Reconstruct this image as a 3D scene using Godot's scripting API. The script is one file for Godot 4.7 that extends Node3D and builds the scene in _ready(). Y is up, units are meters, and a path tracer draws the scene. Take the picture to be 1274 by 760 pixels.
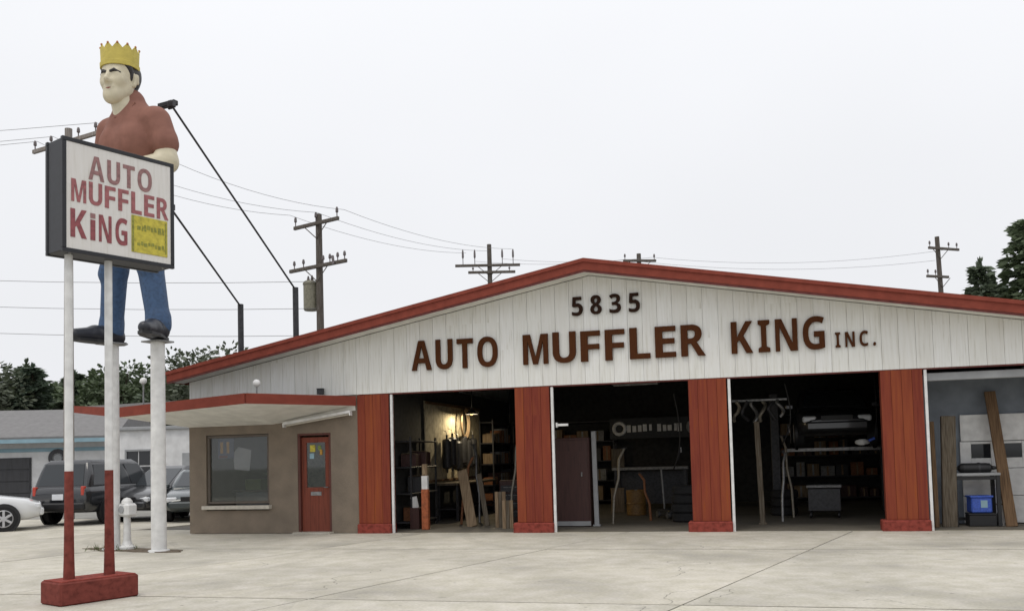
extends Node3D

# ---------------------------------------------------------------- mesh builder
class MB:
	var v := PackedVector3Array()
	var n := PackedVector3Array()
	func tri(a: Vector3, b: Vector3, c: Vector3, na: Vector3, nb: Vector3, nc: Vector3) -> void:
		var g := (b - a).cross(c - a)
		if g.dot(na + nb + nc) > 0.0:
			v.append(a); v.append(c); v.append(b)
			n.append(na); n.append(nc); n.append(nb)
		else:
			v.append(a); v.append(b); v.append(c)
			n.append(na); n.append(nb); n.append(nc)
	func quad(a: Vector3, b: Vector3, c: Vector3, d: Vector3, hint: Vector3) -> void:
		var g := (c - a).cross(d - b).normalized()
		if g.dot(hint) < 0.0:
			g = -g
		tri(a, b, c, g, g, g)
		tri(a, c, d, g, g, g)
	func box(c: Vector3, s: Vector3, bv := 0.0, r := Basis()) -> MB:
		var h := s * 0.5
		var e := minf(bv, minf(h.x, minf(h.y, h.z)) * 0.8)
		var ax := [Vector3.RIGHT, Vector3.UP, Vector3.BACK]
		for i in 3:
			var j := (i + 1) % 3
			var k := (i + 2) % 3
			for sg in [-1.0, 1.0]:
				var o: Vector3 = ax[i] * h[i] * sg
				var a: Vector3 = ax[j] * (h[j] - e)
				var b: Vector3 = ax[k] * (h[k] - e)
				quad(c + r * (o - a - b), c + r * (o + a - b), c + r * (o + a + b), c + r * (o - a + b), r * (ax[i] * sg))
		if e > 0.0:
			for i in 3:
				var j := (i + 1) % 3
				var k := (i + 2) % 3
				for sj in [-1.0, 1.0]:
					for sk in [-1.0, 1.0]:
						var l: Vector3 = ax[i] * (h[i] - e)
						var p: Vector3 = ax[j] * h[j] * sj + ax[k] * (h[k] - e) * sk
						var q: Vector3 = ax[j] * (h[j] - e) * sj + ax[k] * h[k] * sk
						quad(c + r * (p - l), c + r * (p + l), c + r * (q + l), c + r * (q - l), r * (ax[j] * sj + ax[k] * sk))
			for sx in [-1.0, 1.0]:
				for sy in [-1.0, 1.0]:
					for sz in [-1.0, 1.0]:
						var m := Vector3(sx, sy, sz)
						var nn := r * m.normalized()
						tri(c + r * (m * (h - Vector3(0, e, e))), c + r * (m * (h - Vector3(e, 0, e))), c + r * (m * (h - Vector3(e, e, 0))), nn, nn, nn)
		return self
	func tube(p: Array, rad: Array, sides := 10, caps := true) -> MB:
		var rings := []
		var dirs := []
		var u := Vector3.ZERO
		for i in p.size():
			var d: Vector3 = (p[mini(i + 1, p.size() - 1)] - p[maxi(i - 1, 0)]).normalized()
			if u == Vector3.ZERO:
				u = d.cross(Vector3.UP if absf(d.y) < 0.9 else Vector3.RIGHT).normalized()
			u = (u - d * u.dot(d)).normalized()
			var w := d.cross(u)
			var ring := []
			for k in sides:
				var a := TAU * k / sides
				ring.append(u * cos(a) + w * sin(a))
			rings.append(ring)
			dirs.append(d)
		for i in p.size() - 1:
			for k in sides:
				var q := (k + 1) % sides
				var r0: float = rad[i] if i < rad.size() else rad[-1]
				var r1: float = rad[i + 1] if i + 1 < rad.size() else rad[-1]
				var a: Vector3 = p[i] + rings[i][k] * r0
				var b: Vector3 = p[i] + rings[i][q] * r0
				var c: Vector3 = p[i + 1] + rings[i + 1][q] * r1
				var d: Vector3 = p[i + 1] + rings[i + 1][k] * r1
				tri(a, b, c, rings[i][k], rings[i][q], rings[i + 1][q])
				tri(a, c, d, rings[i][k], rings[i + 1][q], rings[i + 1][k])
		if caps:
			for e in [0, p.size() - 1]:
				var nn: Vector3 = dirs[e] * (-1.0 if e == 0 else 1.0)
				var r0: float = rad[e] if e < rad.size() else rad[-1]
				for k in sides:
					tri(p[e], p[e] + rings[e][k] * r0, p[e] + rings[e][(k + 1) % sides] * r0, nn, nn, nn)
		return self
	func lathe(prof: Array, sides := 16, xf := Transform3D()) -> MB:   # prof: Vector2(radius, height) from bottom up
		for i in prof.size() - 1:
			var p: Vector2 = prof[i]
			var q: Vector2 = prof[i + 1]
			var t := q - p
			var nr := Vector2(t.y, -t.x).normalized()
			for k in sides:
				var a0 := TAU * k / sides
				var a1 := TAU * (k + 1) / sides
				var c0 := Vector3(cos(a0), 0, sin(a0))
				var c1 := Vector3(cos(a1), 0, sin(a1))
				var n0 := (xf.basis * (c0 * nr.x + Vector3.UP * nr.y)).normalized()
				var n1 := (xf.basis * (c1 * nr.x + Vector3.UP * nr.y)).normalized()
				var a := xf * (c0 * p.x + Vector3.UP * p.y)
				var b := xf * (c1 * p.x + Vector3.UP * p.y)
				var c := xf * (c1 * q.x + Vector3.UP * q.y)
				var d := xf * (c0 * q.x + Vector3.UP * q.y)
				if p.x > 0.0001:
					tri(a, b, c, n0, n1, n1)
				if q.x > 0.0001:
					tri(a, c, d, n0, n1, n0)
		return self
	func ball(c: Vector3, r: Vector3, sides := 12) -> MB:
		var prof := []
		for i in 9:
			var a := -PI / 2 + PI * i / 8.0
			prof.append(Vector2(maxf(cos(a), 0.0), sin(a)))
		return lathe(prof, sides, Transform3D(Basis.from_scale(r), c))
	func prism(poly: PackedVector2Array, z0: float, z1: float, xf := Transform3D()) -> MB:   # polygon in xy, extruded along z
		var t := Geometry2D.triangulate_polygon(poly)
		var nf := (xf.basis * Vector3.BACK).normalized()
		for i in range(0, t.size(), 3):
			for e in [[z0, -nf], [z1, nf]]:
				var p := []
				for k in 3:
					p.append(xf * Vector3(poly[t[i + k]].x, poly[t[i + k]].y, e[0]))
				tri(p[0], p[1], p[2], e[1], e[1], e[1])
		var area := 0.0
		for i in poly.size():
			area += poly[i].cross(poly[(i + 1) % poly.size()])
		var sg := 1.0 if area > 0 else -1.0
		for i in poly.size():
			var a := poly[i]
			var b := poly[(i + 1) % poly.size()]
			var d := (b - a)
			quad(xf * Vector3(a.x, a.y, z0), xf * Vector3(b.x, b.y, z0), xf * Vector3(b.x, b.y, z1), xf * Vector3(a.x, a.y, z1), xf.basis * (Vector3(d.y, -d.x, 0) * sg))
		return self
	func loft(rings: Array, caps := true) -> MB:   # rings of equal point counts, closed; smooth along and across
		var m: int = rings[0].size()
		var cen := []
		for r in rings:
			var s := Vector3.ZERO
			for q in r:
				s += q
			cen.append(s / m)
		var nrm := []
		for i in rings.size():
			var row := []
			for k in m:
				var du: Vector3 = rings[i][(k + 1) % m] - rings[i][(k + m - 1) % m]
				var dv: Vector3 = rings[mini(i + 1, rings.size() - 1)][k] - rings[maxi(i - 1, 0)][k]
				var g := du.cross(dv).normalized()
				if g.dot(rings[i][k] - cen[i]) < 0:
					g = -g
				row.append(g)
			nrm.append(row)
		for i in rings.size() - 1:
			for k in m:
				var q := (k + 1) % m
				tri(rings[i][k], rings[i][q], rings[i + 1][q], nrm[i][k], nrm[i][q], nrm[i + 1][q])
				tri(rings[i][k], rings[i + 1][q], rings[i + 1][k], nrm[i][k], nrm[i + 1][q], nrm[i + 1][k])
		if caps:
			for e in [0, rings.size() - 1]:
				var o: Vector3 = cen[e] - cen[1 if e == 0 else rings.size() - 2]
				for k in m:
					var g: Vector3 = (rings[e][k] - cen[e]).cross(rings[e][(k + 1) % m] - cen[e]).normalized()
					if g.dot(o) < 0:
						g = -g
					tri(cen[e], rings[e][k], rings[e][(k + 1) % m], g, g, g)
		return self
	func mesh() -> ArrayMesh:
		var a := []
		a.resize(Mesh.ARRAY_MAX)
		a[Mesh.ARRAY_VERTEX] = v
		a[Mesh.ARRAY_NORMAL] = n
		var am := ArrayMesh.new()
		am.add_surface_from_arrays(Mesh.PRIMITIVE_TRIANGLES, a)
		return am

# ---------------------------------------------------------------- scene helpers
var M := {}
var rng := RandomNumberGenerator.new()

func part(called: String, mesh, m: Material, parent: Node = null) -> MeshInstance3D:
	var o := MeshInstance3D.new()
	o.name = called
	o.mesh = mesh.mesh() if mesh is MB else mesh
	o.material_override = m
	(parent if parent else self).add_child(o, true)
	return o

func tag(o: Node, label: String, category: String, group := "") -> Node:
	o.set_meta("label", label)
	o.set_meta("category", category)
	if group != "":
		o.set_meta("group", group)
	return o

func thing(called: String, label: String, category: String, at := Vector3.ZERO, turn := 0.0, group := "") -> Node3D:
	var o := Node3D.new()
	o.name = called
	add_child(o, true)
	o.position = at
	o.rotation.y = turn
	tag(o, label, category, group)
	return o

func setting(called: String, mesh, m: Material) -> MeshInstance3D:
	var o := part(called, mesh, m)
	o.set_meta("kind", "structure")
	return o

func holder(called: String, parent: Node, at := Vector3.ZERO, r := Basis()) -> Node3D:
	var o := Node3D.new()
	o.name = called
	parent.add_child(o, true)
	o.transform = Transform3D(r, at)
	return o

func copy_of(o: Node3D, label: String, at: Vector3, turn := 0.0) -> Node3D:
	var c: Node3D = o.duplicate()
	c.name = String(o.name)
	add_child(c, true)
	c.position = at
	c.rotation.y = turn
	c.set_meta("label", label)
	return c

func bx(c: Vector3, s: Vector3, bv := 0.0, r := Basis()) -> MB:
	return MB.new().box(c, s, bv, r)

# ---------------------------------------------------------------- materials
func fnl(seed_: int, freq: float, oct := 4) -> FastNoiseLite:
	var f := FastNoiseLite.new()
	f.seed = seed_
	f.frequency = freq
	f.noise_type = FastNoiseLite.TYPE_SIMPLEX_SMOOTH
	f.fractal_octaves = oct
	return f

func noise_img(seed_: int, size: int, freq: float, oct := 4) -> Image:
	return fnl(seed_, freq, oct).get_seamless_image(size, size)

func ramp_tex(img: Image, stops: Array) -> ImageTexture:   # stops: [[t, Color], ...] multipliers (sRGB)
	var g := Gradient.new()
	g.offsets = PackedFloat32Array(stops.map(func(s): return s[0]))
	g.colors = PackedColorArray(stops.map(func(s): return s[1]))
	var lut := []
	for i in 256:
		lut.append(g.sample(i / 255.0))
	var d := img.get_data()
	var w := img.get_width()
	var h := img.get_height()
	var o := PackedByteArray()
	o.resize(w * h * 3)
	for i in w * h:
		var c: Color = lut[d[i]]
		o[i * 3] = c.r8
		o[i * 3 + 1] = c.g8
		o[i * 3 + 2] = c.b8
	return ImageTexture.create_from_image(Image.create_from_data(w, h, false, Image.FORMAT_RGB8, o))

func grey(x: float) -> Color:
	return Color(x, x, x)

var tex_soft: ImageTexture
var tex_blotch: ImageTexture
var tex_grain_n: ImageTexture
var tex_streak: ImageTexture
var tex_rust: ImageTexture
var tex_concrete: ImageTexture
var tex_wood: ImageTexture
var tex_white_wear: ImageTexture

func stretched(img: Image, fx: int, fy: int) -> Image:   # stretches the pattern: keeps 1/fx of the width and 1/fy of the height
	var s := img.get_width()
	var r := img.get_region(Rect2i(0, 0, s / fx, s / fy))
	r.resize(s, s, Image.INTERPOLATE_CUBIC)
	return r

func make_textures() -> void:
	tex_soft = ramp_tex(noise_img(3, 512, 0.012), [[0.0, grey(0.86)], [1.0, grey(1.0)]])
	tex_blotch = ramp_tex(noise_img(5, 512, 0.02, 5), [[0.0, grey(0.66)], [0.45, grey(0.88)], [1.0, grey(1.0)]])
	var gi := noise_img(9, 512, 0.14, 4)
	gi.bump_map_to_normal_map(1.6)
	tex_grain_n = ImageTexture.create_from_image(gi)
	# tall streaks, for weathered painted boards
	var st := noise_img(11, 512, 0.07, 4)
	var st2 := stretched(st, 1, 16)
	tex_streak = ramp_tex(st2, [[0.0, grey(0.70)], [0.4, grey(0.92)], [1.0, grey(1.0)]])
	tex_wood = ramp_tex(st2, [[0.0, Color(0.55, 0.5, 0.45)], [0.5, Color(0.85, 0.8, 0.75)], [1.0, grey(1.0)]])
	tex_rust = ramp_tex(st2, [[0.0, Color(0.82, 0.79, 0.84)], [0.38, Color(0.91, 0.89, 0.92)], [0.6, Color(0.94, 0.94, 0.93)], [0.78, Color(0.96, 0.98, 0.93)], [0.9, Color(1.0, 1.02, 0.7)], [1.0, Color(1.0, 1.02, 0.6)]])
	tex_white_wear = ramp_tex(st2, [[0.0, Color(0.86, 0.85, 0.82)], [0.3, Color(0.96, 0.957, 0.945)], [1.0, grey(1.0)]])
	# stained concrete: broad stains, mottling and thin darker veins
	var s := 1024
	var a := noise_img(21, s, 0.004, 4).get_data()
	var b := noise_img(22, s, 0.025, 5).get_data()
	var e := noise_img(24, s, 0.2, 2).get_data()
	# hairline cracks, drips and tyre scuffs worn into the slab
	var mark := PackedFloat32Array()
	mark.resize(s * s)
	mark.fill(1.0)
	var r := RandomNumberGenerator.new()
	r.seed = 4
	for c in 13:
		var p := Vector2(r.randf() * s, r.randf() * s)
		var d := r.randf() * TAU
		for q in r.randi_range(60, 260):
			d += r.randf_range(-0.35, 0.35)
			p += Vector2(cos(d), sin(d))
			mark[posmod(int(p.y), s) * s + posmod(int(p.x), s)] = r.randf_range(0.62, 0.78)
	for c in 150:
		var p := Vector2(r.randf() * s, r.randf() * s)
		var rad := r.randf_range(1.0, 3.0) if c > 26 else r.randf_range(5.0, 17.0)
		var dk := r.randf_range(0.18, 0.42) if c > 26 else r.randf_range(0.05, 0.13)
		for y in range(-int(rad), int(rad) + 1):
			for x in range(-int(rad), int(rad) + 1):
				var l := Vector2(x, y * 1.3).length() / rad
				if l < 1.0:
					var id := posmod(int(p.y) + y, s) * s + posmod(int(p.x) + x, s)
					mark[id] *= 1.0 - dk * (1.0 - l * l)
	for c in 5:
		var p := Vector2(r.randf() * s, r.randf() * s)
		var d := r.randf() * TAU
		for q in 420:
			d += 0.0022
			p += Vector2(cos(d), sin(d))
			for w in range(-7, 8):
				var z := p + Vector2(-sin(d), cos(d)) * w
				mark[posmod(int(z.y), s) * s + posmod(int(z.x), s)] *= 1.0 - 0.07 * r.randf()
	var o := PackedByteArray()
	o.resize(s * s * 3)
	for i in s * s:
		var k := 0.83 + 0.13 * (a[i] / 255.0) + 0.11 * (b[i] / 255.0 - 0.5) + 0.10 * (e[i] / 255.0 - 0.5)
		var st_ := clampf((0.36 - a[i] / 255.0) * 3.0, 0.0, 1.0) * clampf(b[i] / 255.0 * 1.6 - 0.3, 0.0, 1.0)
		k *= (1.0 - 0.16 * st_) * mark[i]
		o[i * 3] = int(clampf(k, 0.0, 1.0) * 255)
		o[i * 3 + 1] = int(clampf(k * 0.995, 0.0, 1.0) * 255)
		o[i * 3 + 2] = int(clampf(k * (0.955 + 0.04 * b[i] / 255.0), 0.0, 1.0) * 255)
	tex_concrete = ImageTexture.create_from_image(Image.create_from_data(s, s, false, Image.FORMAT_RGB8, o))

func mat(lin: Color, rough := 0.8, tex: Texture2D = null, scale := 1.0, bump := 0.0, metal := 0.0) -> StandardMaterial3D:
	var m := StandardMaterial3D.new()
	m.albedo_color = lin.linear_to_srgb()
	m.roughness = rough
	m.metallic = metal
	m.uv1_triplanar = true
	m.uv1_world_triplanar = true
	m.uv1_scale = Vector3.ONE * scale
	if tex:
		m.albedo_texture = tex
	if bump > 0.0:
		m.normal_enabled = true
		m.normal_texture = tex_grain_n
		m.normal_scale = bump
	return m

func glass(lin: Color, alpha: float) -> StandardMaterial3D:
	var m := StandardMaterial3D.new()
	var c := lin.linear_to_srgb()
	c.a = alpha
	m.albedo_color = c
	m.transparency = BaseMaterial3D.TRANSPARENCY_ALPHA
	m.roughness = 0.03
	return m

func leaf_mat(lin: Color) -> StandardMaterial3D:
	var m := mat(lin, 0.75, tex_blotch, 0.35)
	m.backlight_enabled = true
	m.backlight = Color(0.35, 0.4, 0.2)
	return m

func make_materials() -> void:
	M.white_wall = mat(Color(0.775, 0.78, 0.76), 0.7, tex_white_wear, 0.45)
	M.white_wall_b = mat(Color(0.75, 0.75, 0.73), 0.7, tex_white_wear, 0.37)
	M.white_wall_c = mat(Color(0.79, 0.795, 0.785), 0.7, tex_white_wear, 0.52)
	M.white_wall_d = mat(Color(0.715, 0.71, 0.69), 0.7, tex_white_wear, 0.41)
	M.white = mat(Color(0.82, 0.82, 0.81), 0.5, tex_soft, 0.6)
	M.white_pole = mat(Color(0.78, 0.78, 0.77), 0.45, tex_soft, 0.8)
	M.soffit = mat(Color(0.84, 0.83, 0.78), 0.8, tex_soft, 0.35)
	M.red = mat(Color(0.255, 0.060, 0.033), 0.8, tex_rust, 0.33)
	M.red_b = mat(Color(0.23, 0.053, 0.032), 0.8, tex_rust, 0.41)
	M.red_c = mat(Color(0.285, 0.072, 0.034), 0.8, tex_rust, 0.29)
	M.fascia = mat(Color(0.255, 0.062, 0.043), 0.8, tex_soft, 0.5)
	M.fascia_dark = mat(Color(0.17, 0.033, 0.026), 0.6, tex_blotch, 0.5)
	M.plinth = mat(Color(0.30, 0.064, 0.048), 0.8, tex_blotch, 0.8, 0.4)
	M.sign_red = mat(Color(0.225, 0.058, 0.046), 0.8, tex_blotch, 0.9, 0.3)
	M.letter = mat(Color(0.085, 0.029, 0.010), 0.85, tex_rust, 1.1)
	M.number = mat(Color(0.038, 0.018, 0.011), 0.85, tex_blotch, 1.3)
	M.brown_wall = mat(Color(0.235, 0.19, 0.145), 0.85, tex_soft, 0.25, 0.35)
	M.door_red = mat(Color(0.22, 0.050, 0.026), 0.75, tex_streak, 0.5)
	M.door_frame = mat(Color(0.12, 0.032, 0.022), 0.55, tex_streak, 0.5)
	M.window_frame = mat(Color(0.13, 0.105, 0.085), 0.6, tex_soft, 1.0)
	M.sill = mat(Color(0.62, 0.58, 0.50), 0.7, tex_soft, 1.0)
	M.concrete = mat(Color(0.62, 0.588, 0.522), 0.9, tex_concrete, 0.085, 0.25)
	M.concrete_b = mat(Color(0.63, 0.60, 0.532), 0.9, tex_concrete, 0.071, 0.25)
	M.concrete_c = mat(Color(0.605, 0.577, 0.515), 0.9, tex_concrete, 0.095, 0.25)
	M.concrete_d = mat(Color(0.50, 0.465, 0.385), 0.9, tex_concrete, 0.11, 0.25)
	M.joint = mat(Color(0.16, 0.15, 0.13), 0.95, tex_blotch, 1.0)
	M.asphalt = mat(Color(0.30, 0.295, 0.28), 0.95, tex_concrete, 0.1, 0.5)
	M.soil = mat(Color(0.15, 0.115, 0.08), 0.95, tex_blotch, 0.9, 0.8)
	M.grass = mat(Color(0.10, 0.13, 0.04), 0.8, tex_blotch, 1.0)
	M.roof_top = mat(Color(0.12, 0.11, 0.105), 0.9, tex_blotch, 0.6, 0.5)
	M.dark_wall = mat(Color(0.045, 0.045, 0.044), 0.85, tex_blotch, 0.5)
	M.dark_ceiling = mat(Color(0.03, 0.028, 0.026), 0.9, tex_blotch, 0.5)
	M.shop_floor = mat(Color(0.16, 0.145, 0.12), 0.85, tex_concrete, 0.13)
	M.pale_panel = mat(Color(0.50, 0.44, 0.31), 0.85, tex_blotch, 0.4)
	M.bay_grey = mat(Color(0.22, 0.25, 0.29), 0.75, tex_soft, 0.4)
	M.black = mat(Color(0.012, 0.012, 0.014), 0.5, tex_soft, 0.8)
	M.cabinet_black = mat(Color(0.012, 0.013, 0.018), 0.45, tex_blotch, 0.6)
	M.steel = mat(Color(0.30, 0.30, 0.30), 0.4, tex_blotch, 1.0, 0.0, 0.7)
	M.dark_steel = mat(Color(0.06, 0.06, 0.065), 0.5, tex_blotch, 1.0, 0.0, 0.4)
	M.grey_paint = mat(Color(0.30, 0.30, 0.30), 0.6, tex_blotch, 1.0)
	M.sign_face = mat(Color(0.74, 0.72, 0.70), 0.45, tex_white_wear, 0.6)
	M.sign_auto = mat(Color(0.36, 0.19, 0.185), 0.6, tex_blotch, 1.4)
	M.sign_muffler = mat(Color(0.40, 0.135, 0.14), 0.6, tex_blotch, 1.2)
	M.sign_king = mat(Color(0.33, 0.085, 0.095), 0.6, tex_blotch, 1.3)
	M.yellow = mat(Color(0.68, 0.58, 0.07), 0.6, tex_blotch, 1.2)
	M.orange = mat(Color(0.62, 0.33, 0.05), 0.6, tex_blotch, 1.5)
	M.green_print = mat(Color(0.22, 0.30, 0.07), 0.6, tex_blotch, 1.5)
	M.print_olive = mat(Color(0.33, 0.33, 0.06), 0.7, tex_blotch, 1.5)
	M.skin = mat(Color(0.70, 0.63, 0.46), 0.5, tex_soft, 0.6)
	M.hair = mat(Color(0.02, 0.016, 0.016), 0.5)
	M.shirt = mat(Color(0.30, 0.145, 0.112), 0.75, tex_soft, 0.6)
	M.shirt_trim = mat(Color(0.12, 0.035, 0.03), 0.5)
	M.jeans = mat(Color(0.045, 0.10, 0.21), 0.6, tex_blotch, 1.1)
	M.boot = mat(Color(0.018, 0.020, 0.030), 0.4, tex_soft, 1.0)
	M.gold = mat(Color(0.66, 0.54, 0.12), 0.7, tex_soft, 0.9)
	M.jewel = mat(Color(0.45, 0.16, 0.06), 0.4)
	M.eye = mat(Color(0.75, 0.75, 0.72), 0.3)
	M.pale_pole = mat(Color(0.36, 0.36, 0.37), 0.9, tex_wood, 0.7)
	M.wood_pole = mat(Color(0.15, 0.145, 0.14), 0.9, tex_wood, 0.7)
	M.wire = mat(Color(0.22, 0.22, 0.23), 0.6)
	M.transformer = mat(Color(0.25, 0.235, 0.17), 0.5, tex_blotch, 1.0)
	M.insulator = mat(Color(0.12, 0.10, 0.10), 0.3)
	M.timber = mat(Color(0.20, 0.13, 0.07), 0.8, tex_wood, 0.9)
	M.timber_grey = mat(Color(0.17, 0.155, 0.125), 0.85, tex_wood, 0.8)
	M.timber_tan = mat(Color(0.36, 0.29, 0.20), 0.8, tex_wood, 0.8)
	M.rust_tube = mat(Color(0.30, 0.12, 0.05), 0.7, tex_blotch, 1.5)
	M.muffler = mat(Color(0.30, 0.27, 0.22), 0.45, tex_blotch, 2.0, 0.0, 0.5)
	M.blue = mat(Color(0.05, 0.12, 0.55), 0.5, tex_blotch, 2.0)
	M.brown_cabinet = mat(Color(0.065, 0.026, 0.022), 0.6, tex_streak, 0.6)
	M.roof_grey = mat(Color(0.22, 0.215, 0.215), 0.9, tex_soft, 0.5, 0.4)
	M.far_white = mat(Color(0.78, 0.78, 0.78), 0.8, tex_soft, 0.3)
	M.far_blue = mat(Color(0.30, 0.46, 0.54), 0.7, tex_soft, 0.3)
	M.far_dark = mat(Color(0.055, 0.055, 0.06), 0.6, tex_streak, 0.3)
	M.far_grey = mat(Color(0.36, 0.37, 0.38), 0.8, tex_soft, 0.3)
	M.tyre = mat(Color(0.015, 0.015, 0.016), 0.9)
	M.rim = mat(Color(0.5, 0.5, 0.52), 0.35, null, 1.0, 0.0, 0.6)
	M.car_black = mat(Color(0.014, 0.015, 0.019), 0.25)
	M.car_white = mat(Color(0.70, 0.71, 0.72), 0.3)
	M.car_teal = mat(Color(0.018, 0.030, 0.034), 0.25)
	M.car_charcoal = mat(Color(0.030, 0.031, 0.034), 0.3)
	for k in ["car_black", "car_white", "car_teal", "car_charcoal"]:
		M[k].clearcoat_enabled = true
		M[k].clearcoat = 0.8
		M[k].clearcoat_roughness = 0.08
	M.car_glass = mat(Color(0.03, 0.035, 0.04), 0.05)
	M.lamp_red = mat(Color(0.45, 0.05, 0.03), 0.25)
	M.lamp_amber = mat(Color(0.65, 0.28, 0.10), 0.3)
	M.lamp_clear = mat(Color(0.70, 0.72, 0.75), 0.15)
	M.plate = mat(Color(0.65, 0.58, 0.30), 0.5)
	M.pane = glass(Color(0.10, 0.12, 0.11), 0.22)
	M.pane_dark = mat(Color(0.02, 0.022, 0.025), 0.06)
	M.leaf_a = leaf_mat(Color(0.12, 0.155, 0.10))
	M.leaf_b = leaf_mat(Color(0.125, 0.165, 0.09))
	M.leaf_c = leaf_mat(Color(0.125, 0.145, 0.10))
	M.leaf_d = leaf_mat(Color(0.10, 0.14, 0.095))
	M.bark = mat(Color(0.08, 0.065, 0.05), 0.95, tex_wood, 0.8)
	for k in ["red", "red_b", "red_c", "fascia", "plinth", "sign_red", "letter", "number", "shirt"]:
		M[k].metallic_specular = 0.25
	var g := StandardMaterial3D.new()
	g.albedo_color = Color(1, 0.9, 0.7)
	g.emission_enabled = true
	g.emission = Color(1.0, 0.82, 0.55)
	g.emission_energy_multiplier = 1.6
	M.bulb = g

# ---------------------------------------------------------------- camera, sky, sun
func make_camera_and_light() -> void:
	var cam := Camera3D.new()
	cam.name = "camera"
	cam.near = 0.1
	cam.far = 900.0
	cam.projection = Camera3D.PROJECTION_FRUSTUM
	cam.size = 0.1 * 760.0 / 1150.0
	cam.frustum_offset = Vector2(0, 0.1 * (506.64 - 380.0) / 1150.0)
	cam.transform = Transform3D(Basis(Vector3.UP, 0.2643) * Basis(Vector3.RIGHT, 0.0527) * Basis(Vector3.BACK, -0.0267), Vector3(0, 1.6, 18.7713))
	add_child(cam)
	# overcast: an almost even white sky, a little brighter overhead, with faint cloud
	var w := 1024
	var h := 512
	var img := Image.create(w, h, false, Image.FORMAT_RGBF)
	var f := fnl(77, 1.3, 4)
	for y in h:
		var up := PI * (0.5 - (y + 0.5) / h)
		for x in w:
			var az := TAU * (x + 0.5) / w
			var d := Vector3(cos(up) * cos(az), sin(up) * 1.7, cos(up) * sin(az))
			var k := f.get_noise_3dv(d) * 0.035
			var b := 0.86 + k + 0.42 * maxf(sin(up), 0.0) ** 1.6
			img.set_pixel(x, y, Color(b * 0.972, b * 0.985, b * 1.02))
	var sm := PanoramaSkyMaterial.new()
	sm.panorama = ImageTexture.create_from_image(img)
	var sky := Sky.new()
	sky.sky_material = sm
	var env := Environment.new()
	env.background_mode = Environment.BG_SKY
	env.sky = sky
	env.ambient_light_source = Environment.AMBIENT_SOURCE_SKY
	env.tonemap_mode = Environment.TONE_MAPPER_LINEAR
	env.tonemap_exposure = 1.0
	env.sdfgi_enabled = true
	env.ssao_enabled = true
	env.ssil_enabled = true
	var we := WorldEnvironment.new()
	we.environment = env
	add_child(we)
	var sun := DirectionalLight3D.new()
	sun.name = "sun"
	sun.light_energy = 0.3
	sun.light_color = Color(1.0, 0.97, 0.92)
	sun.light_angular_distance = 25.0
	sun.shadow_enabled = true
	add_child(sun)
	sun.look_at_from_position(Vector3.ZERO, Vector3(0.15, -1.0, -0.42))

# ---------------------------------------------------------------- lettering
var bold: SystemFont

func glyph(ch: String, depth: float) -> TextMesh:
	if bold == null:
		bold = SystemFont.new()
		bold.font_names = PackedStringArray(["Droid Sans"])
		bold.font_weight = 700
	var t := TextMesh.new()
	t.font = bold
	t.text = ch
	t.font_size = 64
	t.pixel_size = 0.01
	t.depth = depth
	t.curve_step = 1.0
	return t

# one raised letter per mesh; the word fills x0..x1 and stands on y0 with capitals h high. rise(k): extra height along the word
func word(text: String, x0: float, x1: float, y0: float, h: float, depth: float, m: Material, parent: Node, gap := 0.16, called := "letter") -> void:
	var caph := glyph("H", depth).get_aabb().size.y
	var sy := h / caph
	var ws := []
	var tot := 0.0
	for ch in text:
		var wd: float = glyph(ch, depth).get_aabb().size.x * (0.82 if ch == "M" else (1.12 if ch in "FELK5837" else 1.0))
		ws.append(wd)
		tot += wd
	var sx := (x1 - x0 - gap * h * (text.length() - 1)) / tot
	var x := x0
	for i in text.length():
		var ch := text[i]
		var t := glyph(ch, depth)
		var bb := t.get_aabb()
		var k: float = sx * ws[i] / bb.size.x
		var o := part(called, t, m, parent)
		o.scale = Vector3(k, sy, 1)
		var base := bb.position.y
		if ch in "OGUCSQ5836":
			base = glyph("H", depth).get_aabb().position.y
		o.position = Vector3(x - bb.position.x * k, y0 - base * sy, depth * 0.5 - (bb.position.z + bb.size.z * 0.5))
		x += ws[i] * sx + gap * h

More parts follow.
